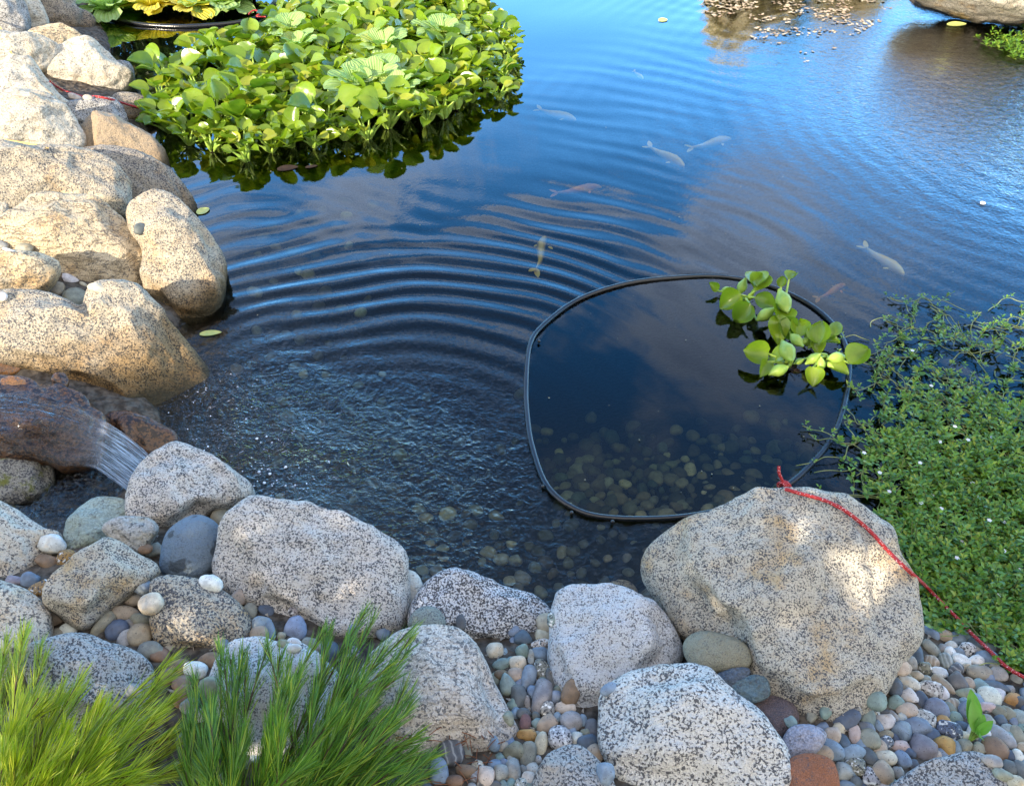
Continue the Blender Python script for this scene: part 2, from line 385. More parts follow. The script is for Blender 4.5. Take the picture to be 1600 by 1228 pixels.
chop = np.clip(np.exp(-(np.maximum(ux, 0)/1.0)**2-(np.maximum(uy, 0)/.40)**2)*.95+.03*np.exp(-r1/1.6)+.55*np.exp(-(r2/1.25)**2), 0, 1)*np.where(ring_in, .02, 1.)
fj = at(440, 745)[:2]; fk = at(325, 660)[:2]
foam = np.clip(.8*np.exp(-(np.hypot(WX-fj[0], WY-fj[1])/.20)**2)+1.0*np.exp(-(np.hypot(WX-fk[0], WY-fk[1])/.20)**2)+.5*np.exp(-(r1/.35)**2), 0, 1)*(~ring_in)
def water_mat():
    m, s = new_mat('pond_water')
    P = s.n('ShaderNodeNewGeometry').outputs['Position']
    at_c = s.n('ShaderNodeAttribute', attribute_name='chop').outputs['Fac']
    at_f = s.n('ShaderNodeAttribute', attribute_name='foam').outputs['Fac']
    h = s.math('ADD', s.noise(P, 24., 3., .62, .8), s.math('MULTIPLY', s.noise(P, 70., 2., .6, .6), .42))
    nr = s.n('ShaderNodeBump', i={'Height': h, 'Strength': at_c, 'Distance': .023}).outputs[0]
    fr = s.n('ShaderNodeFresnel', i={'IOR': 1.38, 'Normal': nr})
    gl = s.n('ShaderNodeBsdfGlossy', i={'Color': (1, 1, 1), 'Roughness': .012, 'Normal': nr})
    tr = s.n('ShaderNodeBsdfTransparent', i={'Color': (.86, .90, .90)})
    mx = s.n('ShaderNodeMixShader', i={0: s.math('ADD', s.math('MULTIPLY', fr.outputs[0], 1.08), s.ss(fr.outputs[0], .03, .15, 0., .16), True), 1: tr, 2: gl})
    fm = s.math('MULTIPLY', s.ss(s.noise(P, 62., 5., .75, 1.2), .60, .72), s.ss(at_f, .12, .7, 0., .75))
    df = s.n('ShaderNodeBsdfDiffuse', i={'Color': (.75, .78, .85)})
    mx = s.n('ShaderNodeMixShader', i={0: fm, 1: mx, 2: df})
    vol = s.n('ShaderNodeVolumeAbsorption', i={'Color': (.50, .56, .36), 'Density': 4.8})
    s.n('ShaderNodeOutputMaterial', i={'Surface': mx, 'Volume': vol}); return m
M_WATER = water_mat()
wnx, wny = len(wx), len(wy)
WV = np.stack([WX, WY, H], -1).reshape(-1, 3); WF = gridfaces(wnx, wny)
lowz = -1.6                                            # closed body of water: sides and floor below the bed
border = [j for j in range(wnx)]+[i*wnx+wnx-1 for i in range(1, wny)]+[(wny-1)*wnx+j for j in range(wnx-2, -1, -1)]+[i*wnx for i in range(wny-2, 0, -1)]
nb = len(border); LV = WV[border].copy(); LV[:, 2] = lowz; b0 = len(WV)
allF = WF.tolist()+[[border[(k+1) % nb], border[k], b0+k, b0+(k+1) % nb] for k in range(nb)]+[[b0+k for k in range(nb)][::-1]]
wat = mk('pond_water', np.vstack([WV, LV]), allF, M_WATER)
for nm, arr in (('chop', chop), ('foam', foam)):
    a = wat.data.attributes.new(nm, 'FLOAT', 'POINT'); a.data.foreach_set('value', np.concatenate([arr.ravel(), np.zeros(nb)]).astype(np.float32))
tag(wat, 'blue rippled pond water reflecting sky and clouds', 'water', kind='structure')

# ------------------------------------------------------------------ boulders
def ico(sub):
    bm = bmesh.new(); bmesh.ops.create_icosphere(bm, subdivisions=sub, radius=1.)
    V = np.array([v.co[:] for v in bm.verts]); F = np.array([[v.index for v in f.verts] for f in bm.faces]); bm.free(); return V, F
ICO = {k: ico(k) for k in (3, 4, 5, 6)}
def smooth_outline(uv, n=180):
    c = uv.mean(0)
    P = np.array(spline([np.array([*p, 0]) for p in uv], 10, True))[:, :2]-c
    an = np.arctan2(P[:, 1], P[:, 0]); r = np.hypot(P[:, 0], P[:, 1])
    o = np.argsort(an); an, r = an[o], r[o]
    g = np.linspace(-pi, pi, n, endpoint=False)
    R = np.interp(g, an, r, period=2*pi)
    k = np.array([1, 2, 3, 2, 1.]); k /= k.sum()
    R = np.convolve(np.concatenate([R[-2:], R, R[:2]]), k, 'valid')
    return c, g, R
def boulder(name, label, mat, px, cat='boulder', dz=0., T=.72, e=.62, facets=(), seed=0, rough=1., tilt=.38, group=None, nrand=4, up=None):
    px = np.array(px, float); cxy = (px.min(0)+px.max(0))/2
    zc = .1
    for _ in range(4):
        C = at(*cxy, zc); toc = norm(CAM-C)
        nrm = norm(toc*(1-tilt)+np.array([0, 0, 1.])*tilt)
        u = norm(np.cross(np.array([0, 1., 0]), nrm)); v = np.cross(nrm, u)
        uv = []
        for q in px:
            d = ray(*q); t = ((C-CAM)@nrm)/(d@nrm); X = CAM+d*t-C; uv.append((X@u, X@v))
        uv = np.array(uv); h = -uv[:, 1].min()*v[2]
        zc = max(gz(C[0], C[1]), -.05)+.55*h+dz
    c, g, R = smooth_outline(uv)
    size = np.sqrt((uv[:, 0].max()-uv[:, 0].min())*(uv[:, 1].max()-uv[:, 1].min()))
    half = min(uv[:, 0].max()-uv[:, 0].min(), uv[:, 1].max()-uv[:, 1].min())/2
    big = size > .22
    V, F = ICO[6 if size > .45 else 5 if big else 4]
    rxy = np.hypot(V[:, 0], V[:, 1]); a = np.arctan2(V[:, 1], V[:, 0])
    rr_ = np.interp(a, g, R, period=2*pi)
    r_ = random.Random(seed+sum(map(ord, label)))
    D = V.copy(); k = np.ones(len(V))
    planes = [(RAD(p), RAD(q), hh) for p, q, hh in facets]
    for _ in range(nrand+(3 if nrand else 0)): planes.append((r_.uniform(0, 2*pi), RAD(r_.uniform(22, 75)), r_.uniform(.66, .88)))
    if nrand:
        for _ in range(13): planes.append((r_.uniform(0, 2*pi), RAD(r_.uniform(20, 85)), r_.uniform(.86, .965)))
    for az, el, hh in planes:                           # knock flat faces off the lump
        nn = np.array([cos(az)*cos(el), sin(az)*cos(el), sin(el)]); dt = D@nn
        lim = np.where(dt > 1e-3, hh/np.maximum(dt, 1e-3), 9.)
        k = np.minimum(k, lim)
    k = k+(1-k)*np.clip(1-np.abs(V[:, 2])/.42, 0, 1)**.8
    pr = np.power(np.maximum(rxy, 1e-6), e); pz = np.sign(V[:, 2])*np.power(np.abs(V[:, 2]), e)
    th_ = half*T
    X = np.where(rxy > 1e-6, V[:, 0]/np.maximum(rxy, 1e-6), 0)*rr_*pr; Y = np.where(rxy > 1e-6, V[:, 1]/np.maximum(rxy, 1e-6), 0)*rr_*pr; Z = pz*th_
    L = np.stack([X, Y, Z], -1)*k[:, None]
    off = Vector((r_.uniform(-50, 50), r_.uniform(-50, 50), r_.uniform(-50, 50)))
    f1 = 2.4/size; disp = np.empty(len(L))
    for i, q in enumerate(L):
        qv = Vector(q)
        rdg = 1-abs(MN.noise(qv*f1*1.7+off))*2
        disp[i] = .045*MN.noise(qv*f1+off)+.026*rdg*rough+.022*rough*MN.fractal(qv*f1*4+off, .9, 2.1, 3)
    Dn = L/np.maximum(np.linalg.norm(L, axis=1), 1e-6)[:, None]
    edge = np.clip(1-np.abs(V[:, 2])*1.1, 0, 1)         # keep the traced outline
    L = L+Dn*(disp*size*(1-.65*edge))[:, None]
    W = C+u*(L[:, 0]+c[0])[:, None]+v*(L[:, 1]+c[1])[:, None]+nrm*L[:, 2][:, None]
    bv_add(W, F)
    base = C+u*c[0]+v*c[1]
    return tag(mk(name, W, F, GR[mat], loc=base), label, cat, group)

B = boulder
LB = 'boulders stacked along the left bank'
B('boulder', 'grey boulder with black flecks in the top left corner', 'grey', [(-40,-10),(25,-8),(45,22),(43,55),(10,64),(-40,58)], group=LB)
B('boulder', 'pale smooth boulder in the top left corner behind the black-flecked one', 'pale', [(5,-30),(50,-12),(75,28),(74,48),(40,50),(10,25)], dz=.05, group=LB)
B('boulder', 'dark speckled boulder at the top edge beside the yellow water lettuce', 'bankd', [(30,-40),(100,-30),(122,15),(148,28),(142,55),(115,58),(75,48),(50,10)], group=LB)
B('boulder', 'small cream stone lying on the dark speckled boulder at top', 'chalk', [(72,-25),(120,-20),(114,4),(97,14),(78,0)], cat='rock', dz=.09)
B('boulder', 'pinkish tan boulder wedged above the white angular boulder', 'tan', [(42,55),(60,43),(98,42),(135,65),(125,90),(60,85)], group=LB)
B('boulder', 'flat pale grey boulder at the left edge below the corner boulders', 'pale', [(-40,62),(50,60),(95,76),(80,110),(40,112),(0,118),(-40,115)], group=LB)
B('boulder', 'white angular boulder with a sunlit front face above the thin red cord', 'pale', [(62,95),(90,75),(135,62),(165,80),(187,105),(208,117),(205,135),(182,154),(140,150),(95,132),(66,108)], facets=[(265,35,.72),(60,50,.8),(330,35,.8)], nrand=2, group=LB)
B('boulder', 'grey stone at the waterline behind the white angular boulder', 'grey', [(175,100),(202,99),(210,120),(198,140),(178,125)], cat='rock', group=LB)
B('boulder', 'grey ridged boulder at the left edge with a sharp crest', 'pale', [(-40,115),(38,94),(54,98),(88,145),(130,180),(128,215),(80,185),(0,180),(-40,175)], facets=[(180,45,.72),(310,40,.72)], nrand=1, group=LB)
B('boulder', 'whitish boulder with dark cracks and a dry grass blade across its front', 'pale', [(-40,165),(20,150),(70,147),(102,170),(132,212),(128,238),(60,245),(-40,240)], facets=[(270,40,.75)], group=LB)
B('boulder', 'low grey stone under the thin red cord', 'grey', [(100,165),(150,154),(185,160),(200,197),(165,205),(115,200)], group=LB)
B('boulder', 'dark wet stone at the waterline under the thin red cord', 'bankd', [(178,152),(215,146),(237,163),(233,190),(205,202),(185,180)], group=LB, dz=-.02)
B('boulder', 'smooth brown rounded boulder at the waterline beside the hyacinth', 'brown', [(120,210),(138,183),(165,179),(220,204),(255,235),(263,272),(230,280),(180,255),(126,240)], nrand=2, group=LB)
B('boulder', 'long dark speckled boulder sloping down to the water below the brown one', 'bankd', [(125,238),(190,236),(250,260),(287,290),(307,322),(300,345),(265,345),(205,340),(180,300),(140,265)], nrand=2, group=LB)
B('boulder', 'large grey speckled boulder with a sunlit cream patch', 'bank', [(-40,245),(60,231),(125,234),(172,255),(202,287),(204,325),(180,345),(60,335),(-40,345)], group=LB)
B('boulder', 'pale boulder cut by the left edge above the tan boulder', 'pale', [(-40,278),(10,285),(32,325),(10,360),(-40,368)], group=LB)
B('boulder', 'large tan boulder with a smooth yellowish sunlit face', 'tan', [(-30,380),(40,325),(60,309),(130,309),(167,324),(207,360),(237,410),(233,450),(220,464),(170,460),(100,445),(40,425)], facets=[(245,40,.66),(50,45,.78)], nrand=1, group=LB)
B('boulder', 'tall rounded tan boulder standing in the water right of the tan one', 'bank', [(202,335),(235,311),(270,311),(312,350),(346,400),(354,440),(346,490),(320,520),(290,524),(252,500),(228,455),(225,400),(205,365)], nrand=3, group=LB)
B('boulder', 'small flat-topped slab at the left edge among pebbles', 'tan', [(-40,398),(60,399),(94,415),(76,447),(30,464),(-40,458)], facets=[(270,35,.7)], nrand=1, cat='rock', dz=.06, group=LB)
B('boulder', 'wide two-humped boulder with a brown stained foot above the stream', 'bankwet', [(-40,475),(50,458),(95,470),(130,486),(140,462),(165,450),(215,460),(257,500),(302,550),(334,602),(312,640),(262,654),(180,642),(110,612),(60,585),(-40,560)], dz=-.03, facets=[(270,30,.8),(100,60,.86)], nrand=2, group=LB)
# stream stones
SG = 'wet stones in the stream'
B('stream_stone', 'wide brown slab the stream runs over before the small cascade', 'wet', [(-50,600),(40,602),(110,620),(160,650),(165,690),(140,722),(105,732),(60,715),(-50,705)], cat='rock', T=.5, dz=.05, tilt=.7, group=SG, rough=2.2, facets=[(300,50,.6),(60,60,.7)])
B('stream_stone', 'orange brown wet stone at the left edge below the two-humped boulder', 'orange', [(-30,560),(10,556),(32,570),(25,585),(-30,590)], cat='rock', dz=.0, T=.5, group=SG)
B('stream_stone', 'small bright orange stone under the shallow running water', 'orange', [(0,595),(20,588),(45,598),(35,612),(5,614)], cat='rock', dz=.10, T=.5, group=SG)
B('stream_stone', 'dark round stone tucked against the foot of the two-humped boulder', 'wet', [(82,588),(98,582),(108,595),(100,610),(84,606)], cat='rock', dz=.07, group=SG)
B('stream_stone', 'red orange stone above the mossy rock', 'orange', [(-10,690),(20,686),(38,697),(20,712),(-10,712)], cat='rock', dz=.08, T=.5, group=SG)
B('stream_stone', 'brown wet stone beside the cascade under the two-humped boulder', 'wet', [(160,655),(200,642),(250,662),(284,692),(250,722),(210,708)], cat='rock', dz=.04, group=SG)
B('stream_stone', 'grey broken rock with yellow green moss in the stream', 'moss', [(-30,706),(45,704),(80,722),(84,755),(55,782),(-30,788)], cat='rock', dz=.06, facets=[(20,30,.7),(120,50,.75)], nrand=2, group=SG)
# near bank
NB = 'granite boulders along the near bank'
B('boulder', 'pale triangular granite boulder beside the cascade', 'white', [(200,805),(214,740),(250,704),(281,692),(332,715),(386,750),(394,775),(366,796),(330,802),(300,825),(255,855),(212,840)], facets=[(80,55,.85)], group=NB)
B('rock', 'green blue rock left of the pale triangular boulder', 'green', [(99,842),(110,810),(140,782),(175,779),(208,790),(205,815),(165,848),(125,868),(105,862)], group=NB)
B('rock', 'grey and tan quartz rock resting on the tan wedge', 'quartz', [(158,825),(180,811),(215,807),(241,814),(246,832),(216,864),(195,852),(168,837)], dz=.05, facets=[(270,30,.65)])
B('stone', 'round blue grey stone with dark blotches', 'blue', [(250,872),(262,830),(300,805),(336,814),(351,845),(346,880),(310,906),(270,905),(252,893)], e=.95, nrand=0, rough=.25, dz=.04)
B('boulder', 'large rounded granite boulder left of the middle at the water edge', 'white', [(335,905),(345,860),(352,820),(385,789),(410,783),(500,802),(582,829),(627,860),(636,890),(634,985),(600,1006),(540,1010),(470,995),(400,965),(360,935)], facets=[(90,62,.85)], nrand=2, group=NB)
B('boulder', 'granite boulder cut by the left edge below the stream', 'white2', [(-50,780),(20,793),(72,830),(98,842),(70,900),(0,925),(-50,920)], group=NB)
B('boulder', 'granite boulder at the left edge behind the needle shrub tip', 'white2', [(-50,908),(10,910),(52,930),(77,960),(80,1000),(58,1035),(0,1085),(-50,1085)], group=NB)
B('rock', 'flat tan wedge shaped rock among pebbles', 'buff', [(72,938),(85,905),(155,850),(180,846),(249,885),(237,908),(177,948),(142,980),(125,984),(84,955)], facets=[(110,70,.72),(300,35,.72)], nrand=1, T=.8, dz=.03, group=NB)
B('rock', 'rust streaked coarse speckled rock below the round blue grey stone', 'rust', [(236,930),(245,906),(310,907),(352,929),(387,955),(395,985),(382,1007),(340,1027),(290,1031),(253,1012),(238,985)], facets=[(270,25,.75),(90,65,.8)], nrand=1, group=NB)
B('boulder', 'grey slab boulder behind the left needle shrub', 'grey', [(42,1018),(75,1000),(130,991),(167,1004),(230,1030),(240,1065),(230,1130),(120,1150),(55,1090)], facets=[(90,60,.75),(270,35,.75)], nrand=1, group=NB)
B('boulder', 'granite boulder showing through the right needle shrub', 'fine', [(330,1075),(358,1015),(400,1002),(440,1008),(490,1020),(540,1080),(500,1190),(400,1190)], group=NB)
B('boulder', 'white and pinkish boulder with dark cracks in front', 'smooth', [(562,1080),(588,1020),(640,989),(700,984),(737,1000),(762,1050),(792,1110),(810,1140),(792,1166),(750,1182),(715,1200),(650,1190),(595,1160)], facets=[(0,35,.74),(100,55,.82),(280,40,.8)], nrand=0, group=NB)
B('boulder', 'black and white coarse speckled boulder at the water edge', 'salt', [(638,965),(660,920),(700,892),(740,899),(790,919),(832,930),(862,955),(868,978),(830,1015),(790,1022),(750,1015),(700,995),(648,990)], nrand=3, group=NB)
B('boulder', 'pale blue white granite boulder in the middle of the near bank', 'fine', [(861,990),(867,940),(885,921),(930,918),(985,929),(1032,955),(1064,1000),(1064,1032),(1040,1060),(985,1090),(945,1120),(920,1130),(895,1112),(860,1060)], facets=[(270,40,.8)], nrand=3, group=NB)
B('boulder', 'coarse white granite boulder at the bottom edge', 'coarse', [(935,1112),(945,1080),(985,1052),(1050,1039),(1097,1049),(1152,1090),(1182,1110),(1212,1150),(1230,1190),(1224,1245),(1100,1275),(1000,1250),(945,1185)], facets=[(60,65,.86)], nrand=2, group=NB)
B('boulder', 'largest buff granite boulder with the red cord across its top', 'buff', [(1002,882),(1010,860),(1050,839),(1110,814),(1160,789),(1220,779),(1280,782),(1350,808),(1392,830),(1404,865),(1428,900),(1442,950),(1438,1000),(1402,1050),(1372,1092),(1330,1125),(1285,1142),(1235,1120),(1165,1075),(1095,1010),(1055,990),(1030,942),(1008,910)], facets=[(100,70,.86),(0,45,.80),(180,45,.84)], nrand=2, T=.60, dz=.015, group=NB)
B('rock', 'small grey boulder at the bottom edge left of the coarse white one', 'grey', [(833,1218),(858,1180),(900,1163),(938,1190),(962,1245),(900,1275),(838,1255)], group=NB, dz=.05)
B('boulder', 'blue grey boulder at the bottom right edge under the gravel', 'grey', [(1380,1240),(1440,1195),(1480,1181),(1527,1177),(1562,1200),(1605,1240),(1580,1290),(1400,1290)], group=NB, T=.6, dz=.055)
B('rock', 'rust brown rock at the bottom edge', 'redb', [(1221,1232),(1230,1190),(1265,1177),(1301,1189),(1310,1230),(1300,1258),(1228,1258)], dz=.05)
B('rock', 'dark purple brown stone between two big granite boulders', 'purple', [(1168,1098),(1200,1087),(1237,1099),(1248,1125),(1228,1162),(1205,1170),(1178,1130)], e=.9, nrand=1)
B('stone', 'smooth olive oval stone against the largest buff boulder', 'olive', [(1066,1012),(1080,991),(1115,987),(1162,1004),(1175,1030),(1162,1046),(1115,1052),(1080,1042)], e=.95, nrand=0, rough=.2, dz=.085)
B('stone', 'flat dark blue stone under the olive oval one', 'slate', [(1108,1062),(1135,1047),(1168,1043),(1170,1056),(1140,1074),(1115,1075)], nrand=1, dz=.07)
B('stone', 'dark teal grey stone above the purple brown one', 'teal', [(1132,1087),(1150,1064),(1170,1055),(1197,1060),(1203,1086),(1175,1098)], nrand=2, dz=.055)
B('stone', 'white oval stone tucked beside the large rounded granite boulder', 'chalk', [(630,895),(650,895),(661,915),(656,940),(642,958),(628,950)], e=.95, nrand=0, rough=.2)
B('stone', 'round green speckled stone beside the black and white boulder', 'gspeck', [(638,975),(648,955),(668,947),(688,955),(697,978),(685,998),(650,998)], e=.95, nrand=0, rough=.3, dz=.05)
B('stone', 'small tan stone at the water edge between two pale boulders', 'tan', [(938,918),(955,910),(978,907),(997,924),(992,945),(950,940)], nrand=2)
B('stone', 'lilac grey cobble with a brown patch beside the rust brown rock', 'lilac', [(1219,1172),(1230,1140),(1260,1131),(1286,1139),(1291,1155),(1270,1180),(1232,1187)], e=.9, nrand=0, rough=.3, dz=.03)
# far bank
B('boulder', 'pale far boulder cut by the top right edge', 'buff', [(1415,-25),(1480,4),(1540,20),(1605,24),(1700,-10),(1640,-70),(1480,-75)], group='boulders on the far bank', dz=-.03)
for k, (x0, x1, y0, y1) in enumerate([(1230, 1440, -95, -45), (980, 1200, -100, -62), (690, 950, -105, -66), (420, 670, -104, -64), (1720, 1960, -40, 120)]):
    xm = (x0+x1)/2
    B('boulder', 'bank boulder beyond the far water edge', 'bank', [(x0, (y0+y1)/2), (x0+.25*(x1-x0), y0), (xm+20, y0-6), (x1-20, y0+10), (x1, y1-8), (xm, y1), (x0+20, y1-5)], group='bank boulders beyond the picture edge', dz=-.03, nrand=3)


# ------------------------------------------------------------------ water running over the stream slab, and the small cascade
def sheet_mat():
    m, s = new_mat('running_water')
    uv = s.n('ShaderNodeUVMap').outputs[0]; P = s.n('ShaderNodeNewGeometry').outputs['Position']
    st = s.noise(s.vmath('MULTIPLY', uv, (26., 2.2, 1.)), 1., 4., .6, .5)
    nr = bump(s, s.math('ADD', st, s.math('MULTIPLY', s.noise(P, 48., 3.), .6)), .8, .012)
    fr = s.n('ShaderNodeFresnel', i={'IOR': 1.33, 'Normal': nr})
    gl = s.n('ShaderNodeBsdfGlossy', i={'Color': (1, 1, 1), 'Roughness': .04, 'Normal': nr})
    tr = s.n('ShaderNodeBsdfTransparent', i={'Color': (.88, .9, .92)})
    mx = s.n('ShaderNodeMixShader', i={0: s.math('MULTIPLY', fr.outputs[0], .8, True), 1: tr, 2: gl})
    wt = s.n('ShaderNodeAttribute', attribute_name='white').outputs['Fac']
    df = s.n('ShaderNodeBsdfDiffuse', i={'Color': (.72, .75, .82), 'Normal': nr})
    k = s.math('MULTIPLY', s.ss(s.noise(s.vmath('MULTIPLY', uv, (30., 1.5, 1.)), 1., 5., .7, .5), .40, .70, .10, .75), wt)
    mx = s.n('ShaderNodeMixShader', i={0: k, 1: mx, 2: df})
    finish(s, mx); return m
M_SHEET = sheet_mat()
path = [((-40, 610), (-40, 700), .0), ((40, 618), (45, 712), .0), ((105, 632), (95, 728), .05), ((150, 650), (128, 728), .15), ((168, 660), (150, 732), .5), ((195, 678), (178, 752), 1.), ((222, 700), (205, 772), 1.), ((245, 722), (228, 785), .9)]
zs = [None, None, None, None, .155, .10, .045, .004]
nu = 16; ns = 6; Vs = []
for i in range(len(path)-1):
    for s_ in range(ns+(i == len(path)-2)):
        t = s_/ns; (a0, b0_, w0), (a1, b1_, w1) = path[i], path[i+1]; r = []
        for k in range(nu+1):
            f = k/nu; px = (a0[0]*(1-f)+b0_[0]*f)*(1-t)+(a1[0]*(1-f)+b1_[0]*f)*t; py = (a0[1]*(1-f)+b0_[1]*f)*(1-t)+(a1[1]*(1-f)+b1_[1]*f)*t
            if zs[i+1] is None or zs[i] is None:
                p, _ = hit(px, py); p = p-norm(ray(px, py))*.010
                if zs[i+1] is not None: p = p*(1-t)+at(px, py, zs[i+1])*t
            else: p = at(px, py, zs[i]*(1-t)+zs[i+1]*t)
            r.append(np.array([*p, w0*(1-t)+w1*t]))
        Vs.append(r)
Vs = np.array(Vs); nr_ = Vs.shape[0]
for _ in range(2):
    Vs[1:-1] = (Vs[:-2]+2*Vs[1:-1]+Vs[2:])/4; Vs[:, 1:-1] = (Vs[:, :-2]+2*Vs[:, 1:-1]+Vs[:, 2:])/4
sh = mk('stream_water', Vs[..., :3].reshape(-1, 3), gridfaces(nu+1, nr_), M_SHEET)
a = sh.data.attributes.new('white', 'FLOAT', 'POINT'); a.data.foreach_set('value', Vs[..., 3].ravel().astype(np.float32))
uvl = sh.data.uv_layers.new(name='UVMap')
for lp in sh.data.loops:
    i, k = divmod(lp.vertex_index, nu+1); uvl.data[lp.index].uv = (k/nu, i/nr_*3)
tag(sh, 'thin clear water running over the brown slab into a small cascade', 'water', kind='structure')
# the lower channel running in front of the mossy rock
CH = np.array([at(x, y, .05)[:2] for x, y in [(-60,775),(40,790),(95,745),(150,725),(205,760),(235,790),(200,830),(120,860),(60,850),(-60,810)]])
cx_ = np.arange(CH[:, 0].min(), CH[:, 0].max(), .012); cy_ = np.arange(CH[:, 1].min(), CH[:, 1].max(), .012); CX, CY = np.meshgrid(cx_, cy_)
okc = inside(CH, CX, CY); I = np.arange(CX.size).reshape(CX.shape); z_ = .055-.05*np.clip((CX-CX.min())/(CX.max()-CX.min()), 0, 1)**3+.003*np.sin(CX*38+CY*25)*np.sin(CY*44-CX*12)
q_ = okc[:-1, :-1] & okc[1:, 1:] & okc[:-1, 1:] & okc[1:, :-1]
F_ = np.stack([I[:-1, :-1][q_], I[:-1, 1:][q_], I[1:, 1:][q_], I[1:, :-1][q_]], -1)
chw = mk('stream_channel_water', np.stack([CX, CY, z_], -1).reshape(-1, 3), F_, M_WATER)
a = chw.data.attributes.new('chop', 'FLOAT', 'POINT'); a.data.foreach_set('value', np.full(CX.size, .7, np.float32))
tag(chw, 'dark choppy water in the stream channel below the cascade', 'water', kind='structure')
# bubbles where the cascade lands
M_BUB = plain('bubble_foam', (.75, .78, .85), .15, .8)
mb = MB(); bv3, bf3 = ico(2)
for k in range(60):
    px = random.gauss(355, 60); py = random.gauss(705, 40)
    if random.random() < .3: px, py = random.gauss(425, 28), random.gauss(745, 14)
    p = at(px, py, .001)
    if gz(p[0], p[1]) > -.03: continue
    r = random.choice([.0012, .0015, .002, .002, .003, .0045]); mb.add(bv3*np.array([r, r, r*.6])+p, bf3)
tag(mb.build('water_bubbles', M_BUB), 'white bubbles and froth where the cascade meets the pond', 'foam', kind='stuff')

# ------------------------------------------------------------------ pebbles, each one its own object
def pebble_mesh(k, ang):
    V, F = ICO[3]; r_ = random.Random(k*13+5); D = V.copy(); s = np.ones(len(V))
    for _ in range(7 if ang else 3):
        a, b, h = r_.uniform(0, 6.28), r_.uniform(-1.2, 1.2), r_.uniform(.66, .85) if ang else r_.uniform(.84, .95)
        n = np.array([cos(a)*cos(b), sin(a)*cos(b), sin(b)]); dt = D@n
        s = np.minimum(s, np.where(dt > 1e-3, h/np.maximum(dt, 1e-3), 9))
    e = r_.uniform(.78, .95)
    P = np.sign(V)*np.abs(V)**e*s[:, None]
    o = Vector((k*7.1, k*3.3, 0))
    P *= np.array([1+.13*MN.noise(Vector(q)*1.1+o)+.05*MN.noise(Vector(q)*2.7+o) for q in V])[:, None]
    P[:, 0] *= 1+.16*r_.uniform(-1, 1)*P[:, 1]          # egg and kidney shapes
    P /= np.abs(P[:, :2]).max(0).mean()
    me = bpy.data.meshes.new('pebble'); me.from_pydata(P.tolist(), [], F.tolist()); me.update()
    me.polygons.foreach_set('use_smooth', np.ones(len(me.polygons), bool)); me.materials.append(PM['plain']); return me
PEB = [pebble_mesh(k, k >= 10) for k in range(15)]
PC = {'w': ((.72, .71, .69), 'white'), 'c': ((.56, .50, .40), 'cream'), 't': ((.40, .33, .24), 'tan'), 'o': ((.42, .25, .09), 'ochre'), 'k': ((.28, .28, .22), 'olive grey'),
      's': ((.10, .13, .18), 'slate blue'), 'b': ((.22, .28, .36), 'blue grey'), 'g': ((.34, .34, .33), 'grey'), 'p': ((.52, .42, .38), 'pinkish'), 'e': ((.22, .29, .28), 'teal grey'),
      'd': ((.12, .13, .14), 'dark grey'), 'v': ((.27, .25, .29), 'mauve grey'), 'm': ((.50, .50, .50), 'black and white speckled'), 'n': ((.24, .16, .10), 'brown'), 'r': ((.22, .12, .12), 'maroon')}
PEBS = []
def add_pebble(px, py, rx, ry, rot, c, name='pebble', group=None, lift=.55, where=None, flat=.62, tiltn=.5):
    p, nh = hit(px, py); d = norm(ray(px, py)); dist = np.linalg.norm(p-CAM)*norm(FW)@norm(ray(px, py))
    sx, sy = 1.07*rx*dist/FPX, 1.07*ry*dist/FPX; sz = min(sx, sy)*random.uniform(flat-.06, flat+.16)
    cc = p-d*sz*lift
    nn = norm(np.array([0, 0, 1.])*tiltn+norm(CAM-cc)*(1-tiltn)+np.array([random.gauss(0, .16), random.gauss(0, .16), 0]))
    u = norm(np.cross(np.array([0, 1., 0]), nn)); v = np.cross(nn, u); r = RAD(-rot)
    ax = u*cos(r)+v*sin(r); ay = np.cross(nn, ax)
    kk = random.randrange(15) if c not in 'v' else 12
    me = PEB[kk]; o = bpy.data.objects.new(name, me); COL.objects.link(o)
    R = np.stack([ax*sx, ay*sy, nn*sz], 1)
    from mathutils import Matrix
    M = Matrix([[*R[0], cc[0]], [*R[1], cc[1]], [*R[2], cc[2]], [0, 0, 0, 1]]); o.matrix_world = M
    col, cn = PC[c]; j = random.uniform(.85, 1.12)
    o.color = (*[min(1, x*j*random.uniform(.95, 1.05)) for x in col], 1)
    kind = 'speck' if c == 'm' or random.random() < .06 else 'band' if (c in 'dgtn' and random.random() < .12) else 'plain'
    o.material_slots[0].link = 'OBJECT'; o.material_slots[0].material = PM[kind]
    big, small = max(rx, ry), min(rx, ry)
    shape = 'long' if big/small > 1.7 else 'oval' if big/small > 1.25 else ('blocky' if kk >= 10 else 'round')
    size = 'small ' if big < 11 else 'large ' if big > 19 else ''
    PEBS.append((o, f'{size}{cn} {shape} pebble', px, py, where)); 
    if group: o['group'] = group
    o['category'] = 'pebble'; return o

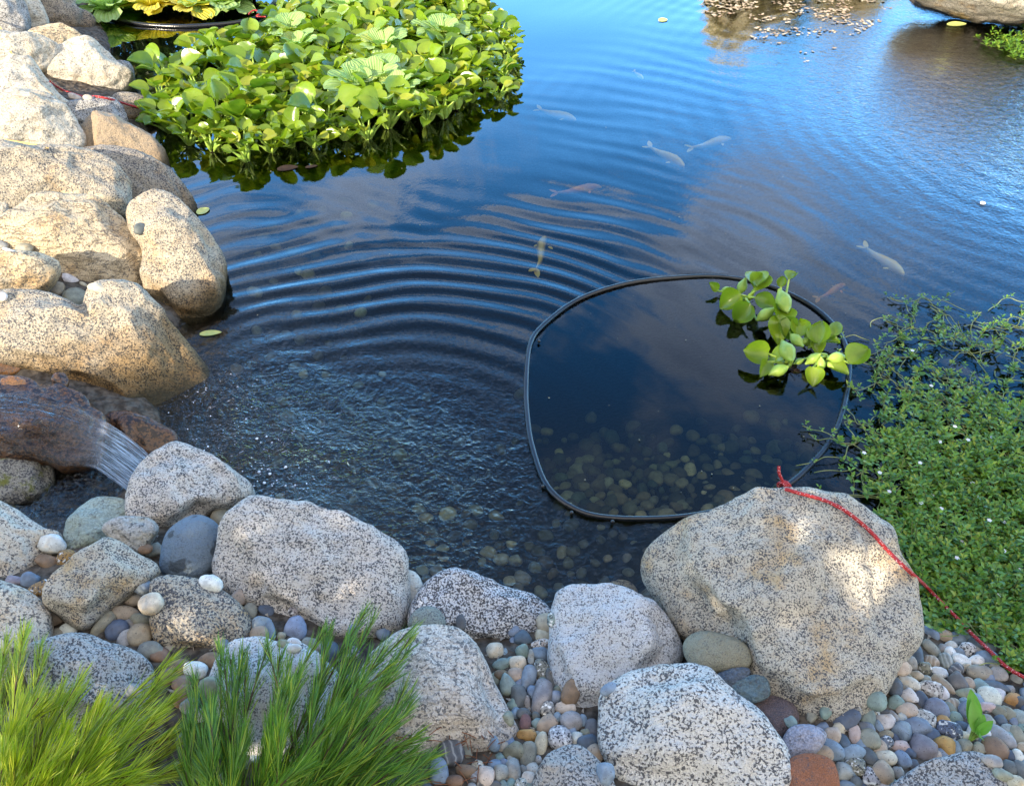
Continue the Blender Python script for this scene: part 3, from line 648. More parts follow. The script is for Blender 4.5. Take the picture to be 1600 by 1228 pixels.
S_GRAVEL = '''755 283 60 52 -10 c;855 200 42 92 15 s;962 150 42 72 -30 k;1052 62 50 45 0 t;1132 80 52 50 0 b;1200 160 62 62 0 m;1285 175 35 60 -40 t;1345 225 72 62 0 b;1062 240 45 62 5 g;1170 240 65 48 30 w;955 235 50 40 30 t;912 285 45 48 0 k;848 335 48 34 10 c;1015 315 55 38 20 w;1130 300 62 42 -35 d;1140 385 65 80 20 d;1290 315 80 55 10 k;1420 325 58 50 0 g;1210 390 42 45 0 t;915 360 38 28 0 g;1020 395 45 95 -30 t;800 385 70 42 30 w;690 420 70 65 -20 s;944 435 95 60 20 m;805 478 55 58 20 w;570 505 68 75 -30 e;705 525 65 45 -25 e;895 510 45 65 -20 s;1195 465 70 40 0 k;1355 480 72 68 20 w;1400 410 90 40 15 s;1525 505 55 48 10 o;1330 555 70 40 5 p;990 570 78 75 0 b;1105 540 55 55 0 t;1225 590 68 72 -20 b;785 575 70 50 0 c;615 592 48 18 0 d;700 630 28 55 -20 g;630 655 72 52 -5 w;510 625 55 75 10 e;370 640 105 60 -20 s;915 640 75 60 35 m;855 690 92 72 15 b;750 720 65 68 20 b;1035 655 45 45 -30 o;1080 710 80 75 20 s;1280 730 78 65 -10 w;1340 650 52 48 0 g;1430 755 60 110 -35 g;1420 590 50 50 -30 k;1495 610 45 65 -20 k;1580 640 50 70 0 g;1440 650 38 40 0 s;1550 755 45 72 10 k;1490 710 45 42 0 g;1400 845 75 85 -30 n;1045 825 72 68 30 o;1190 825 50 48 0 k;1120 830 42 50 0 b;890 840 95 85 35 v;960 745 50 50 0 s;740 825 65 38 0 p;640 800 52 42 -30 b;635 745 52 35 0 t;525 775 65 70 0 k;425 740 45 72 10 p;345 790 40 60 -15 s;270 745 55 55 0 c;410 870 82 55 -10 b;520 895 55 70 -30 d;632 900 75 55 5 c;755 915 48 60 -15 b;430 960 70 60 20 k;625 1010 70 75 -30 t;535 1040 60 68 0 m;345 1005 62 62 20 g;725 1005 38 40 0 g;430 1070 45 40 0 d;355 1090 60 30 0 b;275 845 60 80 -30 b;205 870 65 50 20 t;1505 895 35 40 0 s;1555 900 40 52 0 w;1500 970 50 50 0 d;1580 990 40 70 0 d;1450 1025 70 35 25 k;1540 1070 55 42 10 c;1380 930 65 45 20 g;1290 840 50 45 0 k;1590 830 40 30 0 t;830 950 40 35 0 d;1575 530 45 50 0 d'''
S_CENTRE = '''570 330 58 55 0 c;755 245 60 58 0 s;880 235 58 45 20 c;870 280 70 32 -10 c;910 150 65 70 0 t;945 120 30 45 0 e;755 335 45 48 -20 e;865 345 55 55 0 b;808 370 22 55 0 g;610 415 58 42 -10 e;675 390 30 28 0 e;722 415 58 52 0 c;615 490 52 38 0 n;710 490 55 50 0 t;655 555 55 80 -15 e;787 520 52 95 12 b;890 465 50 85 -25 k;945 530 35 85 -20 d;872 635 70 120 15 v;728 640 55 82 -10 d;785 670 20 45 0 g;970 640 45 45 0 b;1075 600 58 85 15 n;920 715 45 52 20 g;1037 705 70 42 5 c;1075 790 72 70 10 g;760 745 52 38 0 d;772 800 38 50 0 r;850 808 38 38 0 e;918 820 72 58 -30 t;780 885 65 45 5 o;875 950 42 80 15 c;1000 905 75 78 0 m;1115 910 42 42 0 w;1188 950 68 62 -15 s;1235 1010 50 60 -20 t;690 995 70 65 -30 k;788 1025 55 88 15 k;690 1125 50 78 -10 g;790 1180 45 62 10 c;1305 1150 62 70 0 b;280 1010 90 85 -20 d;195 1125 60 85 -10 b;380 1130 75 42 10 n;508 1165 60 65 0 c;605 1150 55 60 0 g;1155 790 28 40 0 b;1215 850 45 70 0 d;1170 870 35 30 0 k;840 760 28 28 0 d;985 770 25 35 0 b;1326 580 60 35 -30 b;300 1190 60 35 0 n;560 1215 50 25 0 d'''
S_LEFT = '''325 278 80 60 0 w;300 390 70 52 5 n;405 365 62 52 -10 o;80 515 60 35 5 v;185 505 55 50 10 b;255 560 72 60 -30 o;330 735 85 75 0 t;435 815 58 50 0 w;340 850 60 45 -30 k;890 548 50 45 0 b;830 620 65 48 0 c;945 655 75 68 -20 c;790 718 95 52 5 t;640 780 55 85 20 k;730 820 70 75 -20 s;795 870 50 60 20 g;875 765 60 50 0 k;875 850 70 75 -15 t;940 945 80 60 0 k;975 320 55 52 0 g;1380 115 58 58 0 k;1315 525 75 60 20 w;905 310 45 35 0 n;1490 615 45 55 0 t;1560 700 45 50 0 k;1635 790 62 55 0 b;1620 850 55 55 0 t;1690 830 30 70 -15 b;1845 810 70 75 -20 b;1755 855 30 25 0 t;1765 900 32 32 0 k;1840 890 45 22 15 w;1835 930 48 30 0 w;1930 910 48 48 0 k;2060 950 55 70 0 s;2880 770 30 50 0 d;1120 1060 65 60 0 n;1220 1070 75 55 10 w;1310 1010 70 50 0 n;1140 1150 65 55 0 n;1150 1230 60 70 0 n;1310 1170 70 60 0 k;1050 1110 55 50 0 n;1190 1290 60 50 0 g;1240 1350 60 40 0 m;1000 970 60 50 0 n;2200 960 45 40 0 g'''
S_BANK = '''155 430 55 38 0 k;65 450 45 15 0 w;10 410 40 25 0 g;440 630 52 30 0 w;360 690 38 48 0 t;470 745 70 85 -15 k;610 680 55 30 0 c;15 735 30 28 0 w;520 657 25 12 20 c;875 310 32 40 0 d'''
def batch(S, ox, oy, sc, where, **k):
    for it in S.split(';'):
        f = it.split(); x, y, rx, ry, rot = map(float, f[:5])
        add_pebble(ox+x/sc, oy+y/sc, rx/sc, ry/sc, rot, f[5], where=where, **k)
batch(S_GRAVEL, 1240, 980, 4.444, 'gravel', group='pebbles in the gravel bed on the right')
batch(S_CENTRE, 640, 940, 4.2625, 'centre', group='pebbles in the gap between the middle boulders')
batch(S_LEFT, 0, 780, 4., 'left', group='pebbles among the left hand boulders')
batch(S_BANK, 0, 280, 4., 'bank', group='pebbles wedged between the left bank boulders')
batch('470 612 42 22 0 c;548 615 32 20 0 c', 0, 0, 4., 'bank', group='pebbles wedged between the left bank boulders')
LAND = {'gravel': [((1500, 985), 'below the creeping plants'), ((1375, 1075), 'by the largest buff boulder'), ((1505, 1140), 'around the weed sprout'), ((1450, 1200), 'above the blue grey bottom boulder'), ((1310, 1200), 'beside the rust brown rock'), ((1275, 1150), 'beside the lilac cobble'), ((1590, 1120), 'at the right edge'), ((1400, 1130), 'in mid gravel')],
        'centre': [((780, 1060), 'right of the cracked white boulder'), ((790, 1000), 'under the black and white boulder'), ((870, 1040), 'left of the pale blue boulder'), ((920, 1180), 'left of the coarse white boulder'), ((850, 1150), 'above the small grey bottom boulder'), ((690, 1200), 'beside the needle shrub tips'), ((845, 970), 'at the water edge')],
        'left': [((70, 870), 'between the left edge granite boulders'), ((100, 970), 'below the tan wedge rock'), ((190, 960), 'between wedge and rust streaked rocks'), ((230, 860), 'by the quartz rock'), ((330, 860), 'by the round blue grey stone'), ((430, 990), 'below the large rounded granite boulder'), ((290, 1060), 'under the rust streaked rock'), ((580, 980), 'beside the right shrub tips')],
        'bank': [((110, 430), 'under the large tan boulder'), ((15, 400), 'beside the flat-topped slab'), ((125, 155), 'under the thin red cord'), ((220, 358), 'by the tall rounded boulder')]}
ORD = ['first', 'second', 'third', 'fourth', 'fifth', 'sixth', 'seventh', 'eighth', 'ninth']
groups = {}
for o, desc, px, py, wh in PEBS:
    lm = min(LAND[wh], key=lambda L: (L[0][0]-px)**2+(L[0][1]-py)**2)[1]
    groups.setdefault(f'{desc} {lm}', []).append((px, o))
for lb, L in groups.items():
    L.sort(key=lambda q: q[0])
    for i, (_, o) in enumerate(L):
        if len(L) == 1: o['label'] = lb
        elif len(L) == 2: o['label'] = ('left one of two, ' if i == 0 else 'right one of two, ')+lb
        else: o['label'] = f'{ORD[i]} from left, {lb}'
nman = len(PEBS)
# small fill stones showing in the gaps
def fill(poly, n, rmin, rmax, cols, label, group, sep):
    poly = np.array(poly, float); pts = []; tries = 0
    mine = [(q[2], q[3]) for q in PEBS]
    while len(pts) < n and tries < 6000:
        tries += 1
        px = random.uniform(poly[:, 0].min(), poly[:, 0].max()); py = random.uniform(poly[:, 1].min(), poly[:, 1].max())
        if not inside(poly, np.array([px]), np.array([py]))[0]: continue
        if any((px-a)**2+(py-b)**2 < sep**2 for a, b in mine) or any((px-a)**2+(py-b)**2 < (sep*1.05)**2 for a, b in pts): continue
        p, nh = hit(px, py)
        if p[2] > gz(p[0], p[1])+.03: continue          # lands on a boulder, not in a gap
        pts.append((px, py)); r = random.uniform(rmin, rmax)
        o = add_pebble(px, py, r, r*random.uniform(.7, 1), random.uniform(-90, 90), random.choice(cols), group=group, lift=-.1)
        o['label'] = label; PEBS.pop()
fill([(1255,1240),(1225,1130),(1330,1090),(1420,1010),(1470,965),(1620,1050),(1620,1240),(1400,1235)], 75, 8, 14, 'gkbbscew', 'half buried small stone in the gaps of the gravel bed on the right', 'half buried gravel stones on the right', 12)
fill([(640,1240),(700,1180),(800,1150),(740,1010),(860,960),(860,1060),(940,1130),(960,1240)], 38, 7, 12, 'gkbbsec', 'half buried small stone in the gap between the middle boulders', 'half buried stones between the middle boulders', 12)
fill([(0,1010),(60,850),(250,830),(400,950),(640,950),(560,1060),(330,1240),(0,1240)], 36, 8, 14, 'gkbbsgt', 'half buried small stone in the gaps among the left hand boulders', 'half buried stones among the left boulders', 14)

# stones on the pond bed, seen through the water
def sub_stone(px, py, r, c, label, group):
    d = ray(px, py)
    p = at(px, py, 0.); t = 0
    for _ in range(40):                                  # follow the sight line down to the bed
        if p[2] <= gz(p[0], p[1]): break
        p = p+norm(d)*.012
    dist = np.linalg.norm(p-CAM); R = r*dist/FPX; me = PEB[random.randrange(15)]
    o = bpy.data.objects.new('bed_stone', me); COL.objects.link(o); o.location = p+np.array([0, 0, R*.3])
    o.scale = (R, R*random.uniform(.7, .95), R*.6); o.rotation_euler = (random.gauss(0, .2), random.gauss(0, .2), random.uniform(0, 6.28))
    col, _ = PC[c]; bb_ = random.choice([.3, .4, .5, .6, .8, 1.0, 1.6])
    o.color = (*[min(1, x*bb_) for x in col], 1)
    tag(o, label, 'stone', group)
lr = 'dim stone on the pond bed seen through the water inside the black ring'
seen = []
def scatter_bed(n, box, f, r0, r1, cols, label, group, sep=15):
    k = 0; tries = 0
    while k < n and tries < 4000:
        tries += 1
        px = random.uniform(box[0], box[2]); py = random.uniform(box[1], box[3])
        if random.random() > f(px, py) or any((px-a)**2+(py-b)**2 < sep*sep for a, b in seen): continue
        p = at(px, py, 0)
        if gz(p[0], p[1]) > -.04: continue
        seen.append((px, py)); k += 1; sub_stone(px, py, random.uniform(r0, r1), random.choice(cols), label, group)
rin = np.array(RING_PX, float)
isin = lambda x, y: bool(inside(rin, np.array([x]), np.array([y]))[0])
scatter_bed(200, (830, 640, 1330, 810), lambda x, y: isin(x, y)*min(1, max(.02, (y-640)/140)**1.3), 5, 15, 'kktcgtkec', lr, 'bed stones inside the black ring', 10)
scatter_bed(75, (650, 790, 1060, 930), lambda x, y: (not isin(x, y))*1., 7, 15, 'kktcgtkc', 'dim stone on the pond bed between the black ring and the near boulders', 'bed stones outside the ring near the bank')
scatter_bed(46, (370, 300, 620, 600), lambda x, y: max(.1, 1-abs(x-480)/160), 7, 13, 'ckcwt', 'yellowish stone on the pond bed under the ripples near the left bank', 'bed stones under the ripples by the left bank', 16)
scatter_bed(30, (420, 600, 830, 800), lambda x, y: 1., 7, 14, 'ktck', 'blurred stone on the pond bed under the choppy water by the cascade', 'bed stones under the choppy water', 20)

# ------------------------------------------------------------------ black rings of poly pipe
def ring_curve(pxs, z): return [at(x, y, z) for x, y in pxs]
P = spline(ring_curve(RING_PX, .004), 6, True); P = [p+np.array([0, 0, .0025*sin(i*.13)]) for i, p in enumerate(P)]
ringE = empty('pipe_ring', tuple(np.mean(P, 0)))
tag(ringE, 'black pipe bent into a rounded ring floating on the near water', 'pipe ring')
def child(o, parent): o.parent = parent; o.matrix_parent_inverse = Matrix.Translation(-Vector(parent.location)); return o
from mathutils import Matrix
mb = MB(); mb.add(*tube(P, .0086, 10, True)); child(mb.build('pipe', M_BLACK), ringE)
mb = MB()
for px, py in [(842, 533), (848, 760), (893, 801), (957, 815)]:
    c = at(px, py, .01); mb.add(ICO[3][0]*.006+c, ICO[3][1])
child(mb.build('plastic_fitting', M_BLACK), ringE)
K = at(1225, 762, .012)
mb = MB(); mb.add(*tube([K+np.array([-.014, .03, .006]), K+np.array([-.002, .01, .012]), K+np.array([.003, -.012, .008]), K+np.array([.008, -.03, -.004])], .0025, 6))
child(mb.build('cable_tie', M_BLACK), ringE)
R2 = [(140,-30),(158,20),(205,36),(270,42),(330,40),(385,33),(410,22),(430,-5),(400,-40),(300,-58),(200,-50)]
P = spline(ring_curve(R2, .008), 8, True)
mb = MB(); mb.add(*tube(P, .015, 8, True))
tag(mb.build('pipe_ring', M_BLACK), 'black pipe ring around the yellow water lettuce at the top edge', 'pipe ring')

# ------------------------------------------------------------------ red cords
def over(px, py, lift):
    p, n = hit(px, py)
    w_ = at(px, py, .006)
    if p[2] < 0.006: p = w_
    return p-norm(ray(px, py))*lift
def smoothp(P, k=2):
    P = np.array(P)
    for _ in range(k): P[1:-1] = (P[:-2]+2*P[1:-1]+P[2:])/4
    return list(P)
cp = [(1225,763),(1240,768),(1262,774),(1290,782),(1318,796),(1343,815),(1362,832),(1378,850),(1395,868),(1418,890),(1445,914),(1470,940),(1495,965),(1520,992),(1545,1015),(1570,1040),(1600,1058),(1640,1075)]
cz = []
for i, (x, y) in enumerate(cp):
    if i < 5: cz.append(at(x, y, .018+(hit(1318, 800)[0][2]+.012-.018)*min(1, i/4)**.8))
    elif i < 9: cz.append(over(x, y, .010))
    else: cz.append(over(x, y, .05))
P = smoothp(spline(cz, 7), 4)
for k_ in range(3):
    for i in range(1, len(P)):
        q, _ = hit(*pix(P[i])); d_ = norm(P[i]-CAM)
        if np.linalg.norm(q-CAM) < np.linalg.norm(P[i]-CAM)+.008: P[i] = q-d_*.009
    P = smoothp(P, 1)
cordE = empty('red_cord', tuple(K)); tag(cordE, 'red braided cord tied to the floating ring and laid over the largest boulder', 'cord')
mb = MB(); mb.add(*tube(P, .0043, 8)); child(mb.build('cord', M_CORD), cordE)
mb = MB()
for k in range(3):
    c = K+np.array([-.006+.006*k, .002*k, .004]); ax = norm(np.array([.75, .66, 0]))
    u = norm(np.cross(ax, [0, 0, 1])); mb.add(*tube([c+.0135*(cos(t)*u+sin(t)*np.array([0, 0, 1.])) for t in np.linspace(0, 2*pi, 13)[:-1]], .0045, 6, True))
child(mb.build('knot', M_CORD), cordE)
mb = MB(); mb.add(*tube(spline([K+np.array([0, 0, .008]), at(1221, 748, .035), at(1217, 738, .05), at(1217, 728, .062)], 4), .0046, 7)); child(mb.build('loose_end', M_CORD), cordE)
cp = [(78,128),(95,140),(115,147),(130,151),(150,151),(175,156),(200,164),(222,170),(240,176),(256,180)]
P = smoothp(spline([over(x, y, .012) for x, y in cp], 6), 4)
mb = MB(); mb.add(*tube(P, .0052, 7)); tag(mb.build('red_cord', M_CORD), 'thin red cord running from left bank boulders to the hyacinth', 'cord')
mb = MB(); q = at(398, 26, .02)
mb.add(*tube(spline([q+np.array([-.03, -.02, .02]), q+np.array([.0, .02, .03]), q+np.array([.04, 0, .02]), q+np.array([.02, -.03, .01]), q+np.array([.07, -.01, .0])], 5), .005, 6))
tag(mb.build('red_cord', M_CORD), 'short red cord knotted on the black ring at the top edge', 'cord')

# ------------------------------------------------------------------ floating plants
def blade(mb, base, d, up, L, Wd, cup=.35, droop=.25, nu=6, nv=4, wavy=0., shape=.62, wedge=False):
    d = norm(d); s_ = norm(np.cross(d, up)); n = np.cross(s_, d); V = []; F = []
    ph_ = random.uniform(0, 6)
    for i in range(nu+1):
        t = i/nu
        if wedge: wd = Wd*(.22+.78*t**.8)*(1-max(0, t-.86)*2.6)
        else: wd = Wd*max(.06, sin(pi*min(1, .035+.965*t)**.86)**shape)
        if i == nu and not wedge: wd = Wd*.12
        for j in range(nv+1):
            q = 2*j/nv-1
            z = cup*Wd*(q*q)*(.4+.6*sin(pi*t))-droop*L*t*t+wavy*Wd*sin(7*q+ph_+3*t)*t
            tip = L*(1-.10*q*q*(t > .8)) if wedge else L
            V.append(np.asarray(base)+d*(t*tip)+s_*(q*wd)+n*z)
    for i in range(nu):
        for j in range(nv):
            a = i*(nv+1)+j; F.append((a, a+1, a+nv+2, a+nv+1))
    mb.add(V, F)
def petiole(mb, a, b, r, bulb):
    P = spline([a, a*.6+b*.4+np.array([0, 0, .01]), b], 3); m = len(P)
    R = [r+bulb*math.exp(-((i/(m-1)-.38)/.22)**2) for i in range(m)]
    mb.add(*tube(P, R, 7))
def hyacinth(root, seed, nleaf, h, spread, ls):
    r_ = random.Random(seed); random.seed(seed)
    lv, st, ro = MB(), MB(), MB()
    for k in range(nleaf):
        az = k*2.4+r_.uniform(-.3, .3); f = k/nleaf
        tilt = .35+.75*f*r_.uniform(.8, 1.15)
        hor = np.array([cos(az), sin(az), 0.]); Lp = h*r_.uniform(.75, 1.15)
        b = np.array([.012*cos(az), .012*sin(az), .004])
        e = b+hor*Lp*sin(tilt)*spread+np.array([0, 0, Lp*cos(tilt)+.012])
        petiole(st, b, e, .0042, r_.uniform(.004, .012))
        L = ls*r_.uniform(.8, 1.2); el = r_.uniform(.15, .95)
        d = hor*cos(el)+np.array([0, 0, sin(el)])
        up = np.array([0, 0, 1.])*cos(el)-hor*sin(el)+np.array([r_.gauss(0, .35), r_.gauss(0, .35), 0])
        blade(lv, e, d, up, L, L*r_.uniform(.46, .60), r_.uniform(.25, .7), r_.uniform(.1, .5), shape=.48)
    for k in range(10):
        az = r_.uniform(0, 6.28); ro.add(*tube([np.array([0, 0, .008]), np.array([.02*cos(az), .02*sin(az), -.01]), np.array([.05*cos(az), .05*sin(az), -.03])], [.003, .002, .001], 4))
    lv.build('leaves', M_HY, root); st.build('stems', M_STEM, root); ro.build('roots', M_ROOT, root)
def lettuce(root, seed, mat, L0):
    r_ = random.Random(seed); random.seed(seed); lv = MB()
    for k in range(13):
        az = k*2.4; f = k/13; el = 1.25-1.05*f; L = L0*(.55+.5*f)*r_.uniform(.9, 1.1)
        hor = np.array([cos(az), sin(az), 0.]); d = hor*cos(el)+np.array([0, 0, sin(el)])
        up = np.array([0, 0, 1.])*cos(el)-hor*sin(el)
        blade(lv, hor*.008+np.array([0, 0, .01]), d, up, L, L*.46, .28, .3, 7, 6, .07, wedge=True)
    o = lv.build('leaves', mat, root)
    ul = o.data.uv_layers.new(name='UVMap'); per = 8*7
    for lp in o.data.loops:
        k = lp.vertex_index % per; ul.data[lp.index].uv = ((k % 7)/6, (k//7)/7)
    ro = MB(); ro.add(*tube([np.array([0, 0, .012]), np.array([0, 0, -.03])], [.012, .004], 6)); ro.build('roots', M_ROOT, root)
def copy_tree(o):
    c = o.copy(); COL.objects.link(c)
    for ch in o.children:
        d = ch.copy(); COL.objects.link(d); d.parent = c
    return c
protos = []
for k in range(9):
    e = empty('water_hyacinth'); hyacinth(e, 100+k, 8+k % 4, .085+.011*(k % 4), .85, .068+.009*(k % 4)); protos.append(e)
lprot = []
for k in range(3):
    e = empty('water_lettuce'); lettuce(e, 300+k, M_LET, .18); lprot.append(e)
yprot = empty('water_lettuce'); lettuce(yprot, 311, M_LETY, .17)
random.seed(21)
used = set()
def place(proto, x, y, z, rz, sc, label, cat, group, tiltxy=(0, 0)):
    if proto.name in used: o = copy_tree(proto)
    else: o = proto; used.add(proto.name)
    o.location = (x, y, z); o.rotation_euler = (tiltxy[0], tiltxy[1], rz); o.scale = (sc, sc, sc)
    tag(o, label, cat, group); return o
HYP = np.array([(250,168),(256,134),(288,106),(320,85),(405,72),(445,45),(470,-30),(735,-45),(770,20),(805,75),(812,105),(785,150),(700,178),(650,195),(600,205),(520,218),(470,232),(420,238),(370,246),(330,232),(280,215),(245,185)], float)
lett_px = [(455,70),(545,35),(600,95),(560,160),(590,150),(625,165),(520,10),(470,95),(690,75)]
hw = np.array([at(x, y, .03)[:2] for x, y in HYP]); hy_pts = []; tries = 0
lw = [at(x, y, .03)[:2] for x, y in lett_px]
while tries < 9000 and len(hy_pts) < 215:
    tries += 1
    x = random.uniform(hw[:, 0].min(), hw[:, 0].max()); y = random.uniform(hw[:, 1].min(), hw[:, 1].max())
    if not inside(hw, np.array([x]), np.array([y]))[0]: continue
    if any((x-a)**2+(y-b)**2 < .104**2 for a, b in hy_pts) or any((x-a)**2+(y-b)**2 < .10**2 for a, b in lw): continue
    hy_pts.append((x, y))
GH = 'water hyacinth in the big floating mass'
for i, (x, y) in enumerate(hy_pts):
    px, py = pix((x, y, .03)); mid = py-(60+0*px)
    edge = min(np.hypot(HYP[:, 0]-px, HYP[:, 1]-py))
    if py > 165 and px < 400: lb = 'glossy green water hyacinth at the near left edge of the floating mass'
    elif py > 150: lb = 'green water hyacinth at the near edge of the floating mass over dark roots'
    elif px > 700: lb = 'small yellowish water hyacinth at the right tip of the floating mass'
    elif px < 330: lb = 'bright green water hyacinth at the left end of the mass by the boulders'
    elif py < 40: lb = 'water hyacinth at the top edge of the photo at the back of the mass'
    else: lb = 'water hyacinth packed in the middle of the big floating mass'
    sc = random.uniform(.85, 1.12)*(.72 if px > 735 else 1)*(.8 if py > 205 else 1)
    place(protos[i % 9], x, y, 0, random.uniform(0, 6.28), sc, lb, 'floating plant', GH, (random.gauss(0, .12), random.gauss(.0, .12)-.0))
WH = ['left of the middle of the hyacinth mass', 'at the back of the hyacinth mass', 'right of the middle of the hyacinth mass', 'large, at the near edge of the hyacinth mass', 'behind the near edge of the hyacinth mass', 'nearest the right bend of the hyacinth edge', 'cut by the top edge among hyacinth', 'among hyacinth, nearest the black ring', 'furthest right among the hyacinth']
for i, (x, y) in enumerate(lw):
    place(lprot[i % 3], x, y, .085, random.uniform(0, 6), random.uniform(.9, 1.15), f'pale ribbed water lettuce {WH[i]}', 'floating plant', 'water lettuce among the hyacinth', (-.15, 0))
rl = [(185,12,0),(215,-12,0),(240,25,1),(280,18,1),(255,-15,1),(300,0,0),(325,20,0),(345,-10,0),(370,15,0),(395,0,0),(310,-32,0),(200,-32,0),(172,30,0),(262,6,0),(350,24,0),(300,28,1),(228,14,0),(384,14,0)]
WL = ['at the left end of the back ring', 'cut by the top edge at the left of the ring', 'brightest, at the near side of the ring', 'second brightest, right of the brightest', 'behind the brightest one', 'right of the yellow ones', 'against the near side of the black ring', 'cut by the top edge right of the ring centre', 'near the right end of the black ring', 'beside the red knot at the ring', 'at the back of the ring', 'at the far left back of the ring', 'nearest the left bank boulders inside the ring', 'behind and right of the brightest one', 'second from right along the near side of the ring', 'at the middle of the near side of the ring', 'left of the brightest one', 'last before the red knot inside the ring']
for i, (px, py, yl) in enumerate(rl):
    p = at(px, py-9, .02)
    place(yprot if yl else lprot[i % 3], p[0], p[1], .02, random.uniform(0, 6), random.uniform(1.1, 1.35), ('yellow' if yl else 'pale green')+f' water lettuce {WL[i]}', 'floating plant', 'water lettuce inside the back ring', (-.1, 0))

# the loose hyacinths inside the near ring, leaf by leaf
def loose(label, base, leaves, extra_roots=8, seed=1):
    random.seed(seed)
    B0 = at(*base, .012); e = empty('water_hyacinth', tuple(at(*base, 0.)))
    tag(e, label, 'floating plant', 'loose water hyacinth inside the near ring')
    lv, st, ro = MB(), MB(), MB()
    for (cx, cy, rx, ang, z, kind) in leaves:
        C = at(cx, cy, z); dist = np.linalg.norm(C-CAM); L = 2*rx*dist/FPX
        toc = norm(CAM-C); n = norm(toc*.62+np.array([random.gauss(0, .30), random.gauss(0, .25), .38])); u = norm(np.cross([0, 1, 0], n)); v = np.cross(n, u)
        d = u*cos(RAD(ang))+v*sin(RAD(ang))
        if kind == 'b':                                   # swollen float
            st.add(*tube([C-d*L*.5, C-d*L*.32, C-d*L*.1, C+d*L*.12, C+d*L*.34, C+d*L*.5], [L*.05, L*.2, L*.29, L*.27, L*.13, L*.05], 9))
            a = C-d*L*.5
        else:
            a = C-d*L*.5
            blade(lv, a, d, n, L, L*(.40 if kind == 'n' else .5), random.uniform(.45, .95), random.uniform(.1, .55), 9, 6, .06, shape=random.uniform(.5, .75))
        petiole(st, B0+np.array([random.gauss(0, .006), random.gauss(0, .006), 0]), a, .0035, .003 if kind == 'b' else .004)
    for k in range(extra_roots):
        az = random.uniform(0, 6.28); ro.add(*tube([B0, B0+np.array([.02*cos(az), .02*sin(az), -.006]), B0+np.array([.045*cos(az), .045*sin(az), -.012+.01*random.random()])], [.0025, .0018, .0008], 4))
    for o in (lv.build('leaves', M_HY), st.build('stems', M_STEM), ro.build('roots', M_ROOT)): child(o, e)
loose('loose water hyacinth at the far left of the ring cluster with an upright double leaf', (1166, 470), [(1182,432,17,80,.10,'w'),(1190,440,17,50,.09,'w'),(1160,447,13,40,.05,'b'),(1141,470,17,200,.04,'w'),(1160,489,17,215,.04,'w'),(1197,472,17,-30,.06,'n'),(1197,491,16,10,.05,'b'),(1133,453,8,170,.02,'b'),(1115,448,9,160,.03,'n')], seed=3)
loose('loose water hyacinth in the middle of the ring cluster with tall yellow green leaf', (1222, 500), [(1224,470,20,95,.10,'b'),(1222,488,18,80,.08,'w'),(1217,512,20,-95,.06,'n'),(1238,429,10,45,.11,'w'),(1222,440,9,60,.08,'n'),(1230,515,17,-40,.05,'w'),(1248,512,15,80,.06,'w'),(1245,532,14,-70,.05,'b')], seed=4, extra_roots=16)
loose('loose water hyacinth beside the pipe with one round upright leaf', (1263, 540), [(1281,518,17,60,.07,'w'),(1262,525,9,80,.04,'b'),(1256,534,9,200,.03,'b'),(1278,540,12,-70,.03,'w'),(1306,512,12,55,.08,'n'),(1300,532,10,-20,.03,'w')], seed=5)
loose('loose water hyacinth nearest the viewer in the ring with broad lower leaves', (1232, 572), [(1182,550,18,170,.05,'w'),(1212,557,17,140,.05,'w'),(1230,548,20,100,.08,'b'),(1216,579,16,200,.04,'b'),(1195,575,14,-110,.04,'n')], seed=6, extra_roots=14)
loose('loose water hyacinth reaching over the pipe with bulbous floats', (1292, 562), [(1342,555,18,25,.07,'w'),(1308,559,15,12,.05,'b'),(1270,561,13,185,.04,'b'),(1283,570,11,240,.04,'b'),(1271,588,14,-100,.03,'w'),(1312,577,14,-25,.03,'n'),(1248,565,8,190,.02,'b'),(1296,570,8,-60,.03,'b')], seed=7)

# ------------------------------------------------------------------ creeping plants over the right shore
random.seed(5); rng = np.random.default_rng(5)
MATP = np.array([(1290,640),(1325,590),(1350,530),(1395,490),(1425,462),(1500,470),(1560,490),(1640,520),(1700,700),(1680,1060),(1600,1062),(1560,1035),(1520,1000),(1480,985),(1445,985),(1432,930),(1405,870),(1385,820),(1335,770),(1310,700)], float)
def dens(px, py):
    d = np.clip((py-590)/110, 0, 1)*np.clip((px-1330-max(0, (760-py))*.10)/90, 0, 1)
    if py > 800: d = max(d, .9)
    return .10+.90*d
def sprig(mb, p, h, nl, ls, lean):
    ax = norm(np.array([lean[0], lean[1], 1.]))
    top = p+ax*h
    for k in range(nl):
        f = 1-.72*(k/nl); c = p+ax*h*f; az = k*2.4+random.uniform(-.4, .4)
        el = .25+.75*(1-k/nl)*random.uniform(.5, 1.); d = np.array([cos(az)*cos(el), sin(az)*cos(el), sin(el)])
        L = ls*random.uniform(.75, 1.2)*(.6+.4*k/nl); w_ = L*.24; s_ = norm(np.cross(d, [0, 0, 1.])); n = np.cross(s_, d)
        mb.add([c, c+d*L*.55+s_*w_+n*w_*.25, c+d*L-n*L*.08, c+d*L*.55-s_*w_+n*w_*.25, c+d*L*.5], [(0, 1, 4), (1, 2, 4), (2, 3, 4), (3, 0, 4)])
    return top
leafmb, stemmb = MB(), MB(); cnt = 0; tops = []
